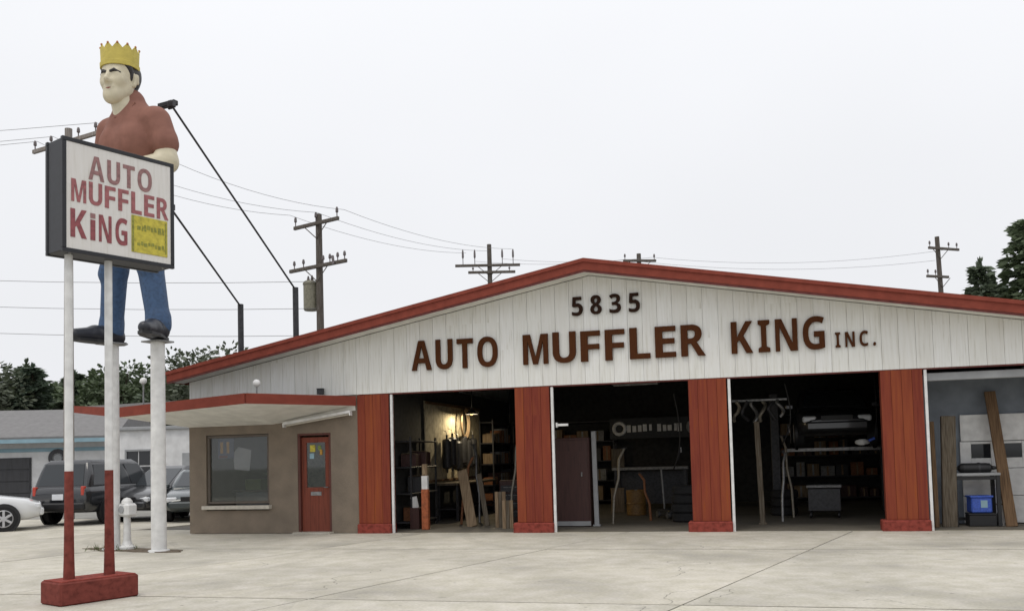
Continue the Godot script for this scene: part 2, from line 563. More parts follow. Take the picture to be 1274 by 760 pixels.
# ---------------------------------------------------------------- signed-distance bodies
# bones: [a, b, ra, rb, blend, squash z]; joined by a smooth minimum and meshed as surface nets
func sdf(bones: Array, cell: float) -> ArrayMesh:
	var lo := Vector3.ONE * 1e9
	var hi := -lo
	for b in bones:
		var r := Vector3.ONE * (maxf(b[2], b[3]) + cell * 2.5)
		lo = lo.min(b[0] - r).min(b[1] - r)
		hi = hi.max(b[0] + r).max(b[1] + r)
	var nx := int(ceil((hi.x - lo.x) / cell)) + 1
	var ny := int(ceil((hi.y - lo.y) / cell)) + 1
	var nz := int(ceil((hi.z - lo.z) / cell)) + 1
	var f := PackedFloat32Array()
	f.resize(nx * ny * nz)
	f.fill(10.0)
	for b in bones:
		var a: Vector3 = b[0]
		var ra: float = b[2]
		var rb: float = b[3]
		var kk: float = b[4] if b.size() > 4 else 0.1
		var sq: float = b[5] if b.size() > 5 else 1.0
		var ab: Vector3 = b[1] - a
		var sab := Vector3(ab.x, ab.y, ab.z / sq)
		var l2 := maxf(sab.length_squared(), 1e-9)
		var rr := Vector3.ONE * (maxf(ra, rb) + kk + cell * 2.0)
		var p0 := ((a.min(b[1]) - rr - lo) / cell).floor().max(Vector3.ZERO)
		var p1 := ((a.max(b[1]) + rr - lo) / cell).ceil()
		for k in range(int(p0.z), mini(int(p1.z) + 1, nz)):
			for j in range(int(p0.y), mini(int(p1.y) + 1, ny)):
				var row := (k * ny + j) * nx
				for i in range(int(p0.x), mini(int(p1.x) + 1, nx)):
					var q := lo + Vector3(i, j, k) * cell - a
					q.z /= sq
					var t := clampf(q.dot(sab) / l2, 0.0, 1.0)
					var d := ((q - sab * t).length() - lerpf(ra, rb, t)) * (sq if sq < 1.0 else 1.0)
					var g := f[row + i]
					var hh := maxf(kk - absf(d - g), 0.0) / kk
					f[row + i] = minf(d, g) - hh * hh * kk * 0.25
	var idx := {}
	var vs := PackedVector3Array()
	var off := [0, 1, nx, nx + 1, nx * ny, nx * ny + 1, nx * ny + nx, nx * ny + nx + 1]
	var edges := [[0, 1], [2, 3], [4, 5], [6, 7], [0, 2], [1, 3], [4, 6], [5, 7], [0, 4], [1, 5], [2, 6], [3, 7]]
	for k in nz - 1:
		for j in ny - 1:
			for i in nx - 1:
				var id := (k * ny + j) * nx + i
				var m := 0
				for c in 8:
					if f[id + off[c]] < 0.0:
						m += 1
				if m == 0 or m == 8:
					continue
				var s := Vector3.ZERO
				var cnt := 0
				for e in edges:
					var fa := f[id + off[e[0]]]
					var fb := f[id + off[e[1]]]
					if (fa < 0.0) != (fb < 0.0):
						var t := fa / (fa - fb)
						var pa := Vector3(e[0] & 1, (e[0] >> 1) & 1, e[0] >> 2)
						var pb := Vector3(e[1] & 1, (e[1] >> 1) & 1, e[1] >> 2)
						s += pa.lerp(pb, t)
						cnt += 1
				idx[id] = vs.size()
				vs.append(lo + (Vector3(i, j, k) + s / cnt) * cell)
	var ix := PackedInt32Array()
	var st := [1, nx, nx * ny]
	for k in range(1, nz - 1):
		for j in range(1, ny - 1):
			for i in range(1, nx - 1):
				var id := (k * ny + j) * nx + i
				var inside := f[id] < 0.0
				for ax in 3:
					if inside == (f[id + st[ax]] < 0.0):
						continue
					var u: int = st[(ax + 1) % 3]
					var w: int = st[(ax + 2) % 3]
					var a: int = idx[id]
					var b: int = idx[id - u]
					var c: int = idx[id - u - w]
					var d: int = idx[id - w]
					if inside:
						ix.append_array([a, c, b, a, d, c])
					else:
						ix.append_array([a, b, c, a, c, d])
	var ns := PackedVector3Array()
	ns.resize(vs.size())
	for t in range(0, ix.size(), 3):
		var g := (vs[ix[t + 2]] - vs[ix[t]]).cross(vs[ix[t + 1]] - vs[ix[t]])
		for q in 3:
			ns[ix[t + q]] += g
	for i in ns.size():
		ns[i] = ns[i].normalized()
	var arr := []
	arr.resize(Mesh.ARRAY_MAX)
	arr[Mesh.ARRAY_VERTEX] = vs
	arr[Mesh.ARRAY_NORMAL] = ns
	arr[Mesh.ARRAY_INDEX] = ix
	var am := ArrayMesh.new()
	am.add_surface_from_arrays(Mesh.PRIMITIVE_TRIANGLES, arr)
	return am

# ---------------------------------------------------------------- ground
func make_ground() -> void:
	setting("ground", bx(Vector3(0, -0.25, -100), Vector3(700, 0.4, 600)), M.asphalt)
	var fc := setting("forecourt", bx(Vector3(-9, -0.028, 7.0), Vector3(52, 0.02, 26)), M.joint)
	var mats := [M.concrete, M.concrete_b, M.concrete_c]
	var sk := -0.278    # the joints that run from the shop lean this much per metre
	var x_at := 1.25 + 1.21 * -sk
	var wx := 4.3
	var zs := [-5.6, -1.2, 3.3, 8.9, 14.0, 19.6]
	for r in zs.size() - 1:
		for k in range(-8, 4):
			var x0 := x_at + k * wx
			var g := 0.013
			var za: float = zs[r] + g * 1.9
			var zb: float = zs[r + 1] - g * 1.9
			var poly := PackedVector2Array([Vector2(x0 + g + sk * za, -za), Vector2(x0 + wx - g + sk * za, -za), Vector2(x0 + wx - g + sk * zb, -zb), Vector2(x0 + g + sk * zb, -zb)])
			if r == 0 and x0 + wx > -12.6 and x0 < 12.0:
				poly = PackedVector2Array([Vector2(x0 + g + sk * za, 0.05), Vector2(x0 + wx - g + sk * za, 0.05), Vector2(x0 + wx - g + sk * zb, -zb), Vector2(x0 + g + sk * zb, -zb)])
				if x0 + sk * za > -13.2:
					# in front of the shop the slab stops at the threshold
					poly = PackedVector2Array([Vector2(x0 + g + sk * 0.1, -0.02), Vector2(x0 + wx - g + sk * 0.1, -0.02), Vector2(x0 + wx - g + sk * 0.1, 1.19), Vector2(x0 + g + sk * 0.1, 1.19)])
			var shopside := r == 0 and x0 + sk * za > -13.2
			var tilt := rng.randf_range(-0.003, 0.003)
			part("concrete_slab", MB.new().prism(poly, -0.09, tilt, Transform3D(Basis(Vector3.RIGHT, -PI / 2), Vector3.ZERO)), M.concrete_d if shopside else mats[rng.randi() % 3], fc)
	var sb := MB.new()
	var pl := PackedVector2Array()
	for i in 26:
		var a := TAU * i / 26.0
		pl.append(Vector2(cos(a) * (1.25 + rng.randf_range(-0.2, 0.2)), sin(a) * (0.30 + rng.randf_range(-0.08, 0.08))))
	sb.prism(pl, -0.03, 0.012, Transform3D(Basis(Vector3.UP, -0.21) * Basis(Vector3.RIGHT, -PI / 2), Vector3(-11.75, 0, 3.55)))
	setting("soil_patch", sb, M.soil)
	var gb := MB.new()
	for i in 50:
		var c := Vector3(-12.15 + rng.randfn(0, 0.28), 0.01, 3.62 + rng.randfn(0, 0.13))
		for q in 2:
			var d := Vector3(rng.randf_range(-0.06, 0.06), rng.randf_range(0.04, 0.13), rng.randf_range(-0.06, 0.06))
			var s := Vector3(rng.randf_range(-1, 1), 0, rng.randf_range(-1, 1)).normalized() * 0.007
			gb.quad(c - s, c + s, c + d + s * 0.2, c + d - s * 0.2, Vector3(d.x, 0.3, d.z + 0.01))
	var go := part("grass_tufts", gb, M.grass)
	go.set_meta("kind", "stuff")
	go.set_meta("label", "sparse weeds growing at the foot of the statue posts")

# ---------------------------------------------------------------- the shop
const APEX := Vector2(-3.35, 5.52)
const EAVE_L := Vector2(-13.05, 3.70)
const EAVE_R := Vector2(6.75, 3.71)

func roof_y(x: float) -> float:
	if x < APEX.x:
		return APEX.y + (x - APEX.x) * (APEX.y - EAVE_L.y) / (APEX.x - EAVE_L.x)
	return APEX.y + (x - APEX.x) * (EAVE_R.y - APEX.y) / (EAVE_R.x - APEX.x)

func band(x0: float, x1: float, drop0: float, drop1: float) -> PackedVector2Array:
	var p := PackedVector2Array([Vector2(x0, roof_y(x0) - drop0)])
	if x0 < APEX.x and x1 > APEX.x:
		p.append(Vector2(APEX.x, APEX.y - drop0))
	p.append(Vector2(x1, roof_y(x1) - drop0))
	p.append(Vector2(x1, roof_y(x1) - drop1))
	if x0 < APEX.x and x1 > APEX.x:
		p.append(Vector2(APEX.x, APEX.y - drop1))
	p.append(Vector2(x0, roof_y(x0) - drop1))
	return p

func make_shop() -> void:
	var s := thing("repair_shop", "long white gabled repair garage with red trim and open bays", "garage building")
	# roof
	var roof := part("roof", MB.new().prism(band(EAVE_L.x, EAVE_R.x, 0.025, 0.10), -13.0, 0.555), M.roof_top, s)
	part("soffit", MB.new().prism(band(EAVE_L.x + 0.05, EAVE_R.x - 0.05, 0.205, 0.225), 0.035, 0.535), M.soffit, roof)
	part("fascia", MB.new().prism(band(EAVE_L.x, EAVE_R.x, 0.0, 0.215), 0.557, 0.60), M.fascia, roof)
	part("drip_edge", MB.new().prism(band(EAVE_L.x - 0.02, EAVE_R.x + 0.02, -0.02, 0.055), 0.602, 0.625), M.fascia, roof)
	part("trim_board", MB.new().prism(band(EAVE_L.x, EAVE_R.x, 0.205, 0.255), 0.54, 0.585), M.fascia_dark, roof)
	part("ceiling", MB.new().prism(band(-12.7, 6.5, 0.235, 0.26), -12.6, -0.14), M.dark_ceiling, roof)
	part("eave_fascia", bx(Vector3(EAVE_L.x - 0.02, EAVE_L.y - 0.12, -6.25), Vector3(0.04, 0.2, 13.5)), M.fascia, roof)
	part("eave_fascia", bx(Vector3(EAVE_R.x + 0.02, EAVE_R.y - 0.12, -6.25), Vector3(0.04, 0.2, 13.5)), M.fascia, roof)
	for k in 7:
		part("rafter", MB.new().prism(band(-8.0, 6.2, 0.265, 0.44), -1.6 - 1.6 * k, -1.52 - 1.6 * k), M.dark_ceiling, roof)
	# gable: a backing wall and vertical painted boards
	var gw := part("gable_wall", MB.new().prism(PackedVector2Array([Vector2(-12.85, 3.06), Vector2(6.55, 3.06), Vector2(6.55, roof_y(6.55) - 0.23), Vector2(APEX.x, APEX.y - 0.23), Vector2(-12.85, roof_y(-12.85) - 0.23)]), -0.13, 0.0), M.white_wall_d, s)
	var wm := [M.white_wall, M.white_wall_b, M.white_wall_c, M.white_wall, M.white_wall_c, M.white_wall_b]
	var x := -12.85
	while x < 6.5:
		var x1 := minf(x + 0.302, 6.55)
		var a := x + 0.0025
		var b := x1 - 0.0025
		var z := 0.022 + rng.randf_range(-0.003, 0.004)
		var p := PackedVector2Array([Vector2(a, 3.045), Vector2(b, 3.045), Vector2(b, roof_y(b) - 0.235)])
		if a < APEX.x and b > APEX.x:
			p.append(Vector2(APEX.x, APEX.y - 0.235))
		p.append(Vector2(a, roof_y(a) - 0.235))
		part("board", MB.new().prism(p, 0.001, z), wm[rng.randi() % 6], gw)
		x = x1
	part("header_strip", bx(Vector3(-0.9, 3.037, -0.06), Vector3(14.8, 0.035, 0.14)), M.fascia_dark, s)
	# outer walls
	part("side_wall", bx(Vector3(-12.78, 1.64, -6.66), Vector3(0.2, 3.44, 12.5)), M.brown_wall, s)
	part("side_wall", bx(Vector3(6.5, 1.65, -6.5), Vector3(0.2, 3.7, 12.7)), M.white_wall_b, s)
	part("back_wall", MB.new().prism(PackedVector2Array([Vector2(-12.85, -0.1), Vector2(6.55, -0.1), Vector2(6.55, 3.5), Vector2(APEX.x, 5.25), Vector2(-12.85, 3.5)]), -12.95, -12.75), M.white_wall_b, s)
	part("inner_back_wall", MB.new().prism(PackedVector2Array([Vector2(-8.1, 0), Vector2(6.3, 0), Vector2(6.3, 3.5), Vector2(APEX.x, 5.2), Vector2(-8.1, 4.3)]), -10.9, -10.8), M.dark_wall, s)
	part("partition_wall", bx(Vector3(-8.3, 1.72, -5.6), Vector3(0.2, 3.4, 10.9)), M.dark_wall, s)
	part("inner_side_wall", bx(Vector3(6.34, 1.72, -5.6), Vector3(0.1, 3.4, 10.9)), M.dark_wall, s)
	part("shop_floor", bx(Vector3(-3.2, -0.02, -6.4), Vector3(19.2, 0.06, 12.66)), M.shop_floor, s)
	# pillars: vertical painted boards round a core, on a plinth
	for i in 5:
		var px := -8.62 + 3.605 * i
		var p := holder("pillar", s, Vector3(px, 0, 0))
		part("pillar_core", bx(Vector3(0.375, 1.52, -0.16), Vector3(0.72, 3.02, 0.30)), M.red_b, p)
		var rm := [M.red, M.red_b, M.red_c]
		for k in 4:
			var wd := 0.1865
			part("plank", bx(Vector3(0.002 + wd * (k + 0.5) , 1.62, 0.002 + rng.randf_range(0, 0.004)), Vector3(wd - 0.004, 2.82, 0.028), 0.003), rm[(i * 2 + k * 2 + k / 2) % 3], p)
		part("plinth", bx(Vector3(0.345 if i > 0 else 0.375, 0.095, -0.10), Vector3(0.86 if i > 0 else 0.78, 0.22, 0.37), 0.02), M.plinth, p)
		part("door_track", bx(Vector3(0.80, 1.50, -0.03), Vector3(0.055, 3.04, 0.06), 0.006), M.white, p)
	# office front
	var ow := part("office_wall", bx(Vector3(-12.66, 1.53, -0.10), Vector3(0.44, 3.04, 0.2)), M.brown_wall, s)
	part("wall_panel", bx(Vector3(-11.63, 0.27, -0.10), Vector3(1.62, 0.52, 0.2)), M.brown_wall, ow)
	part("wall_panel", bx(Vector3(-11.63, 2.655, -0.10), Vector3(1.62, 0.79, 0.2)), M.brown_wall, ow)
	part("wall_panel", bx(Vector3(-10.46, 1.53, -0.10), Vector3(0.72, 3.04, 0.2)), M.brown_wall, ow)
	part("wall_panel", bx(Vector3(-9.69, 2.64, -0.10), Vector3(0.82, 0.82, 0.2)), M.brown_wall, ow)
	part("wall_panel", bx(Vector3(-8.94, 1.53, -0.10), Vector3(0.68, 3.04, 0.2)), M.brown_wall, ow)
	part("office_back_wall", bx(Vector3(-10.5, 1.6, -4.1), Vector3(4.2, 3.2, 0.1)), M.pale_panel, s)
	part("office_ceiling", bx(Vector3(-10.5, 2.9, -2.1), Vector3(4.2, 0.08, 3.7)), M.soffit, s)
	# window
	var wi := part("window", frame_mesh(-12.43, -10.83, 0.68, 2.25, 0.055, -0.09, 0.10), M.window_frame, s)
	part("pane", bx(Vector3(-11.63, 1.465, -0.09), Vector3(1.50, 1.47, 0.006)), M.pane, wi)
	part("sill", bx(Vector3(-11.63, 0.60, 0.02), Vector3(1.74, 0.085, 0.20), 0.01), M.sill, wi)
	# office door
	var d := part("door", bx(Vector3(-9.69, 0.52, -0.10), Vector3(0.70, 1.0, 0.045), 0.004), M.door_red, s)
	part("door_rail", bx(Vector3(-9.69, 2.08, -0.10), Vector3(0.70, 0.12, 0.045), 0.004), M.door_red, d)
	part("door_stile", bx(Vector3(-9.98, 1.52, -0.10), Vector3(0.12, 1.0, 0.045), 0.004), M.door_red, d)
	part("door_stile", bx(Vector3(-9.40, 1.52, -0.10), Vector3(0.12, 1.0, 0.045), 0.004), M.door_red, d)
	part("pane", bx(Vector3(-9.69, 1.52, -0.10), Vector3(0.47, 1.0, 0.006)), M.pane, d)
	part("letter_plate", bx(Vector3(-9.69, 0.88, -0.072), Vector3(0.26, 0.085, 0.014), 0.003), M.grey_paint, d)
	part("sticker", bx(Vector3(-9.77, 1.89, -0.090), Vector3(0.13, 0.15, 0.004)), M.yellow, d)
	part("sticker", bx(Vector3(-9.79, 1.72, -0.090), Vector3(0.11, 0.12, 0.004)), M.far_blue, d)
	part("sticker", bx(Vector3(-9.60, 1.90, -0.090), Vector3(0.08, 0.10, 0.004)), M.green_print, d)
	part("sticker", bx(Vector3(-9.56, 1.80, -0.084), Vector3(0.06, 0.12, 0.004)), M.orange, d)
	part("door_handle", MB.new().tube([Vector3(-9.38, 1.02, -0.05), Vector3(-9.38, 1.02, -0.02), Vector3(-9.47, 1.02, -0.02)], [0.013], 8), M.steel, d)
	part("door_frame", frame_mesh(-10.10, -9.28, -0.02, 2.235, 0.055, -0.075, 0.13, false), M.door_frame, s)
	part("door_step", bx(Vector3(-9.69, 0.012, 0.07), Vector3(0.9, 0.05, 0.3), 0.008), M.concrete_c, s)
	# canopy over the office: a slab with a prow, soffit falling back to the wall
	var A := Vector3(-8.66, 2.80, 0.03)
	var B := Vector3(-10.05, 2.80, 2.22)
	var C := Vector3(-14.05, 2.71, 0.95)
	var D := Vector3(-16.67, 2.98, -0.75)
	var tA := Vector3(-8.66, 2.99, 0.03)
	var tB := Vector3(-10.05, 2.99, 2.22)
	var tC := Vector3(-14.05, 2.91, 0.95)
	var tD := Vector3(-16.67, 3.13, -0.75)
	var W0 := Vector3(-8.66, 2.70, 0.01)
	var W1 := Vector3(-10.72, 2.46, 0.01)
	var W2 := Vector3(-12.88, 2.46, 0.01)
	var W3 := Vector3(-12.92, 2.70, -0.75)
	var cn := MB.new()
	cn.quad(tA, tB, tC, Vector3(-12.9, 3.10, 0.03), Vector3.UP)
	cn.quad(Vector3(-12.9, 3.10, 0.03), tC, tD, Vector3(-12.9, 3.14, -0.75), Vector3.UP)
	cn.quad(tD, D, W3, Vector3(-12.9, 3.14, -0.75), Vector3.FORWARD)
	var can := part("canopy", cn, M.roof_top, s)
	var sf := MB.new()
	for t in [[A, W0, W1], [A, W1, B], [B, W1, W2], [B, W2, C], [C, W2, W3], [C, W3, D]]:
		var nn: Vector3 = (t[1] - t[0]).cross(t[2] - t[0]).normalized()
		if nn.y > 0:
			nn = -nn
		sf.tri(t[0], t[1], t[2], nn, nn, nn)
	part("soffit", sf, M.soffit, can)
	for e in [[A, B, tA, tB], [B, C, tB, tC], [C, D, tC, tD]]:
		var o: Vector3 = Vector3((e[1] - e[0]).z, 0, -(e[1] - e[0]).x).normalized()
		if o.dot(e[0] - Vector3(-11.2, 2.8, 0)) < 0:
			o = -o
		var f := MB.new()
		var q := o * 0.035
		var up := Vector3.UP * 0.02
		f.quad(e[0] + q, e[1] + q, e[3] + q + up, e[2] + q + up, o)
		f.quad(e[0], e[1], e[1] + q, e[0] + q, Vector3.DOWN)
		f.quad(e[2] + up, e[3] + up, e[3] + q + up, e[2] + q + up, Vector3.UP)
		f.quad(e[0], e[1], e[3] + up, e[2] + up, -o)
		f.quad(e[0], e[0] + q, e[2] + q + up, e[2] + up, e[0] - e[1])
		f.quad(e[1], e[1] + q, e[3] + q + up, e[3] + up, e[1] - e[0])
		part("fascia", f, M.fascia, can)
	# lettering on the gable
	var wl := thing("shop_name_letters", "large rust brown shop name letters across the white gable", "sign lettering", Vector3(0, 0, 0.034))
	for w in [["AUTO", -7.29, -5.35], ["MUFFLER", -4.79, -1.03], ["KING", -0.53, 1.23]]:
		word(w[0], w[1], w[2], 3.50, 0.63, 0.05, M.letter, wl)
	word("INC.", 1.42, 2.15, 3.515, 0.29, 0.04, M.letter, wl, 0.30)
	var hn := thing("house_number", "dark brown house number 5835 above the shop name", "house number", Vector3(0, 0, 0.034))
	word("5835", -3.72, -2.31, 4.47, 0.385, 0.045, M.number, hn, 0.42, "numeral")

func frame_mesh(x0: float, x1: float, y0: float, y1: float, w: float, z: float, d: float, bottom := true) -> MB:
	var m := MB.new()
	m.box(Vector3((x0 + x1) / 2, y1 - w / 2, z), Vector3(x1 - x0, w, d), 0.004)
	if bottom:
		m.box(Vector3((x0 + x1) / 2, y0 + w / 2, z), Vector3(x1 - x0, w, d), 0.004)
	var yb := y0 + (w if bottom else 0.0)
	for x in [x0 + w / 2, x1 - w / 2]:
		m.box(Vector3(x, (yb + y1 - w) / 2, z), Vector3(w, y1 - w - yb - 0.002, d), 0.004)
	return m

# ---------------------------------------------------------------- small fittings of the shop front
func make_fittings() -> void:
	var f := thing("strip_light", "long white strip light fixture under the canopy by the door", "light fixture")
	var p0 := Vector3(-10.35, 2.455, 0.14)
	var p1 := Vector3(-8.72, 2.665, 0.16)
	var dir := (p1 - p0).normalized()
	var bz := Basis(dir, Vector3.BACK.cross(dir).normalized(), Vector3.BACK)
	part("housing", bx((p0 + p1) / 2, Vector3(p0.distance_to(p1), 0.06, 0.12), 0.008, bz), M.white, f)
	part("lamp_tube", MB.new().tube([p0 + dir * 0.05 - bz.y * 0.05, p1 - dir * 0.05 - bz.y * 0.05], [0.019], 10), M.sill, f)
	for q in [p0, p1]:
		part("end_cap", bx(q - bz.y * 0.035, Vector3(0.03, 0.10, 0.125), 0.006, bz), M.white, f)
	for g in [[Vector3(-10.1, 3.08, 1.7), "small white globe lamp on top of the red canopy, nearest its point"], [Vector3(-13.85, 2.94, 0.35), "small white globe lamp on a tall stem at the far end of the canopy"]]:
		var l := thing("globe_lamp", g[1], "lamp", g[0], 0.0, "globe lamps on the canopy")
		var hgt := 0.10 if g[0].x > -12 else 0.56
		part("stem", MB.new().tube([Vector3(0, -0.1, 0), Vector3(0, hgt, 0)], [0.018], 8), M.grey_paint, l)
		part("globe", MB.new().ball(Vector3(0, hgt + 0.07, 0), Vector3.ONE * 0.08), M.white, l)
	var vb := thing("junction_box", "small dark box on the canopy edge against the gable", "junction box", Vector3(-9.45, 3.08, 0.12))
	part("case", bx(Vector3(0, 0.06, 0), Vector3(0.14, 0.12, 0.1), 0.012), M.dark_steel, vb)
	part("lid", bx(Vector3(0, 0.125, 0), Vector3(0.15, 0.015, 0.11), 0.003), M.dark_steel, vb)
	# office window contents
	var s1 := thing("window_sign", "small dark blue sign with orange marks inside the office window", "window sign", Vector3(-12.02, 1.95, -0.16))
	part("panel", bx(Vector3(0, 0, 0), Vector3(0.42, 0.46, 0.015), 0.003), mat(Color(0.03, 0.04, 0.10), 0.5), s1)
	for k in [-0.10, 0.06]:
		part("mark", bx(Vector3(k, 0.02, 0.012), Vector3(0.07, 0.26, 0.006), 0.002), M.orange, s1)
	part("mark", bx(Vector3(-0.06, -0.19, 0.012), Vector3(0.22, 0.05, 0.006), 0.002), M.sign_red, s1)
	var s2 := thing("notice_sheet", "crumpled white paper notice in the office window", "paper notice", Vector3(-11.60, 1.72, -0.17))
	part("sheet", MB.new().prism(PackedVector2Array([Vector2(-0.2, -0.25), Vector2(0.18, -0.3), Vector2(0.24, 0.18), Vector2(-0.1, 0.26), Vector2(-0.24, 0.1)]), 0, 0.004), M.far_grey, s2)
	var ck := thing("office_counter", "pale office counter seen through the window", "counter", Vector3(-11.6, 0, -1.5))
	part("counter_front", bx(Vector3(0, 0.45, 0), Vector3(1.7, 0.9, 0.5), 0.01), M.far_grey, ck)
	part("counter_top", bx(Vector3(0, 0.925, 0.02), Vector3(1.8, 0.045, 0.6), 0.01), M.timber_grey, ck)
	for i in 2:
		var b := thing("storage_box", ["green cardboard box on the left of the office counter", "white cardboard box on the right of the office counter"][i], "box", Vector3(-12.0 + i * 0.75, 0.948, -1.45), 0.2 * i - 0.1, "boxes on the office counter")
		part("carton", bx(Vector3(0, 0.13, 0), Vector3(0.45, 0.26, 0.3), 0.006), [M.green_print, M.far_grey][i], b)
		part("tape_strip", bx(Vector3(0, 0.262, 0), Vector3(0.45, 0.003, 0.05)), M.timber_tan, b)

# ---------------------------------------------------------------- inside the bays
func post_box(called: String, label: String, cat: String, a: Vector3, b: Vector3, w: float, d: float, m: Material, extra := "") -> Node3D:
	var t := thing(called, label, cat, a)
	var v := b - a
	var up := v.normalized()
	var rt := Vector3.BACK.cross(up).normalized() * -1.0
	var r := Basis(rt, up, rt.cross(up))
	part("shaft", bx(v / 2, Vector3(w, v.length(), d), 0.008, r), m, t)
	if extra != "":
		part(extra, bx(up * 0.02 + v * 0.0, Vector3(w + 0.06, 0.04, d + 0.06), 0.006, r), m, t)
	return t

func muffler_mesh(l: float, r: float) -> MB:
	var m := MB.new()
	var pr := []
	for q in [[0.0, 0.02], [0.1, 0.03], [0.12, r * 0.8], [0.16, r], [l - 0.16, r], [l - 0.12, r * 0.8], [l - 0.1, 0.03], [l, 0.03], [l, 0.0]]:
		pr.append(Vector2(q[1], q[0]))
	return m.lathe(pr, 12, Transform3D(Basis.from_scale(Vector3(1, 1, 0.65)), Vector3.ZERO))

func make_bays() -> void:
	# bay 1: the office partition seen side-on, with a lit pale board and hanging stock
	var wb := thing("wall_board", "pale pegboard lit by a lamp on the side wall of the first bay", "wall board", Vector3(-8.17, 0, -5.3))
	for k in 7:
		part("panel", bx(Vector3(0, 2.0, -1.96 + k * 0.66), Vector3(0.03, 2.1, 0.65), 0.004), M.pale_panel, wb)
	part("rail", bx(Vector3(0.037, 3.0, 0.02), Vector3(0.04, 0.07, 4.6), 0.004), M.timber, wb)
	part("rail", bx(Vector3(0.037, 1.02, 0.02), Vector3(0.04, 0.06, 4.6), 0.004), M.timber, wb)
	var lm := thing("work_lamp", "glowing shop work lamp over the pegboard in the first bay", "lamp", Vector3(-7.6, 2.78, -5.1))
	part("lamp_shade", MB.new().lathe([Vector2(0.17, -0.02), Vector2(0.07, 0.09), Vector2(0.03, 0.12), Vector2(0.03, 0.18)], 16), M.dark_steel, lm)
	part("cord", MB.new().tube([Vector3(0, 0.17, 0), Vector3(0.02, 0.6, 0), Vector3(0, 1.2, 0)], [0.008], 6), M.black, lm)
	part("bulb", MB.new().ball(Vector3(0, 0.0, 0), Vector3.ONE * 0.05), M.bulb, lm)
	var ol := OmniLight3D.new()
	ol.name = "bulb_light"
	ol.light_color = Color(1.0, 0.92, 0.76)
	ol.light_energy = 2.4
	ol.light_size = 0.04
	ol.omni_range = 30.0
	ol.omni_attenuation = 2.0
	ol.shadow_enabled = true
	lm.add_child(ol)
	var mm := muffler_mesh(1.0, 0.13)
	var mesh := mm.mesh()
	var first: Node3D = null
	var pos := [[-6.4, 2.25, "hanging at the far end of the pegboard"], [-5.95, 2.2, "second from the far end of the pegboard"], [-5.5, 2.3, "hanging in the middle of the pegboard"], [-5.05, 2.15, "hanging just below the work lamp"], [-4.6, 2.25, "hanging near the front of the pegboard"], [-4.15, 2.2, "hanging at the front end of the pegboard"]]
	for q in pos:
		var lab: String = "dark steel exhaust muffler " + q[2]
		if first == null:
			first = thing("hanging_muffler", lab, "muffler", Vector3(-8.0, q[1] - 1.0, q[0]), 0.0, "mufflers hanging on the pegboard")
			part("shell", mesh, M.dark_steel, first)
			part("hook", MB.new().tube([Vector3(0, 0.98, 0), Vector3(0, 1.08, 0), Vector3(-0.1, 1.12, 0)], [0.008], 6), M.steel, first)
		else:
			copy_of(first, lab, Vector3(-8.0, q[1] - 1.0 , q[0]))
	var hs := thing("coiled_hose", "tan air hose looped over the pegboard in the first bay", "hose", Vector3(-7.98, 2.55, -5.6))
	for k in 3:
		var pts := []
		for i in 25:
			var a := TAU * i / 24.0
			pts.append(Vector3(0.02 * k, sin(a) * (0.36 + 0.03 * k), cos(a) * (0.30 + 0.025 * k)))
		part("loop", MB.new().tube(pts, [0.02], 8, false), M.timber_tan, hs)
	var wt := thing("workbench", "cluttered dark workbench along the side wall of the first bay", "workbench", Vector3(-7.75, 0, -5.1))
	part("bench_top", bx(Vector3(0, 0.93, 0), Vector3(0.62, 0.06, 3.6), 0.008), M.timber_grey, wt)
	part("shelf", bx(Vector3(0, 0.3, 0), Vector3(0.5, 0.04, 3.4), 0.006), M.dark_steel, wt)
	for x in [-0.25, 0.25]:
		for z in [-1.65, 1.65]:
			part("leg", bx(Vector3(x, 0.45, z), Vector3(0.07, 0.9, 0.07), 0.006), M.dark_steel, wt)
	var sh := thing("storage_rack", "dark steel storage rack beside the first pillar inside", "rack", Vector3(-7.95, 0, -1.75))
	for y in [0.15, 0.8, 1.4, 2.0]:
		part("shelf", bx(Vector3(0, y, 0), Vector3(0.45, 0.035, 1.7), 0.005), M.dark_steel, sh)
	for x in [-0.2, 0.2]:
		for z in [-0.82, 0.82]:
			part("post", bx(Vector3(x, 1.05, z), Vector3(0.04, 2.1, 0.04)), M.dark_steel, sh)
	for q in [[1.418, -0.35, 0.34, "upper brown parts carton at the back of the dark rack", 0], [1.418, 0.3, 0.28, "upper brown parts carton at the front of the dark rack", 0], [0.818, -0.1, 0.36, "grey parts carton on the middle shelf of the dark rack", 1], [0.168, 0.2, 0.3, "rusty red parts carton on the lowest shelf of the dark rack", 2]]:
		var b := thing("parts_carton", q[3], "carton", Vector3(-7.95, q[0], -1.75 + q[1]), 0.1, "cartons on the dark rack")
		part("carton", bx(Vector3(0, q[2] / 2, 0), Vector3(0.36, q[2], 0.46), 0.006), [M.brown_cabinet, M.far_dark, M.rust_tube][q[4]], b)
		part("flap", bx(Vector3(0.0, q[2] + 0.006, 0.1), Vector3(0.36, 0.008, 0.2), 0.0, Basis(Vector3.RIGHT, -0.15)), M.timber_tan, b)
	var ot := thing("orange_stand", "orange and white upright stand just inside the first bay", "stand", Vector3(-7.35, 0.01, -0.75))
	part("post", bx(Vector3(0, 0.45, 0), Vector3(0.16, 0.9, 0.12), 0.01), mat(Color(0.48, 0.13, 0.045), 0.6, tex_blotch, 1.0), ot)
	part("card", bx(Vector3(0, 1.05, 0), Vector3(0.14, 0.3, 0.10), 0.006), M.white, ot)
	part("head", bx(Vector3(0, 1.33, 0), Vector3(0.11, 0.26, 0.09), 0.01), M.timber_tan, ot)
	var lf := thing("leaflet_holder", "small white leaflet holder on the floor beside the orange stand", "leaflet holder", Vector3(-7.66, 0.01, -0.95))
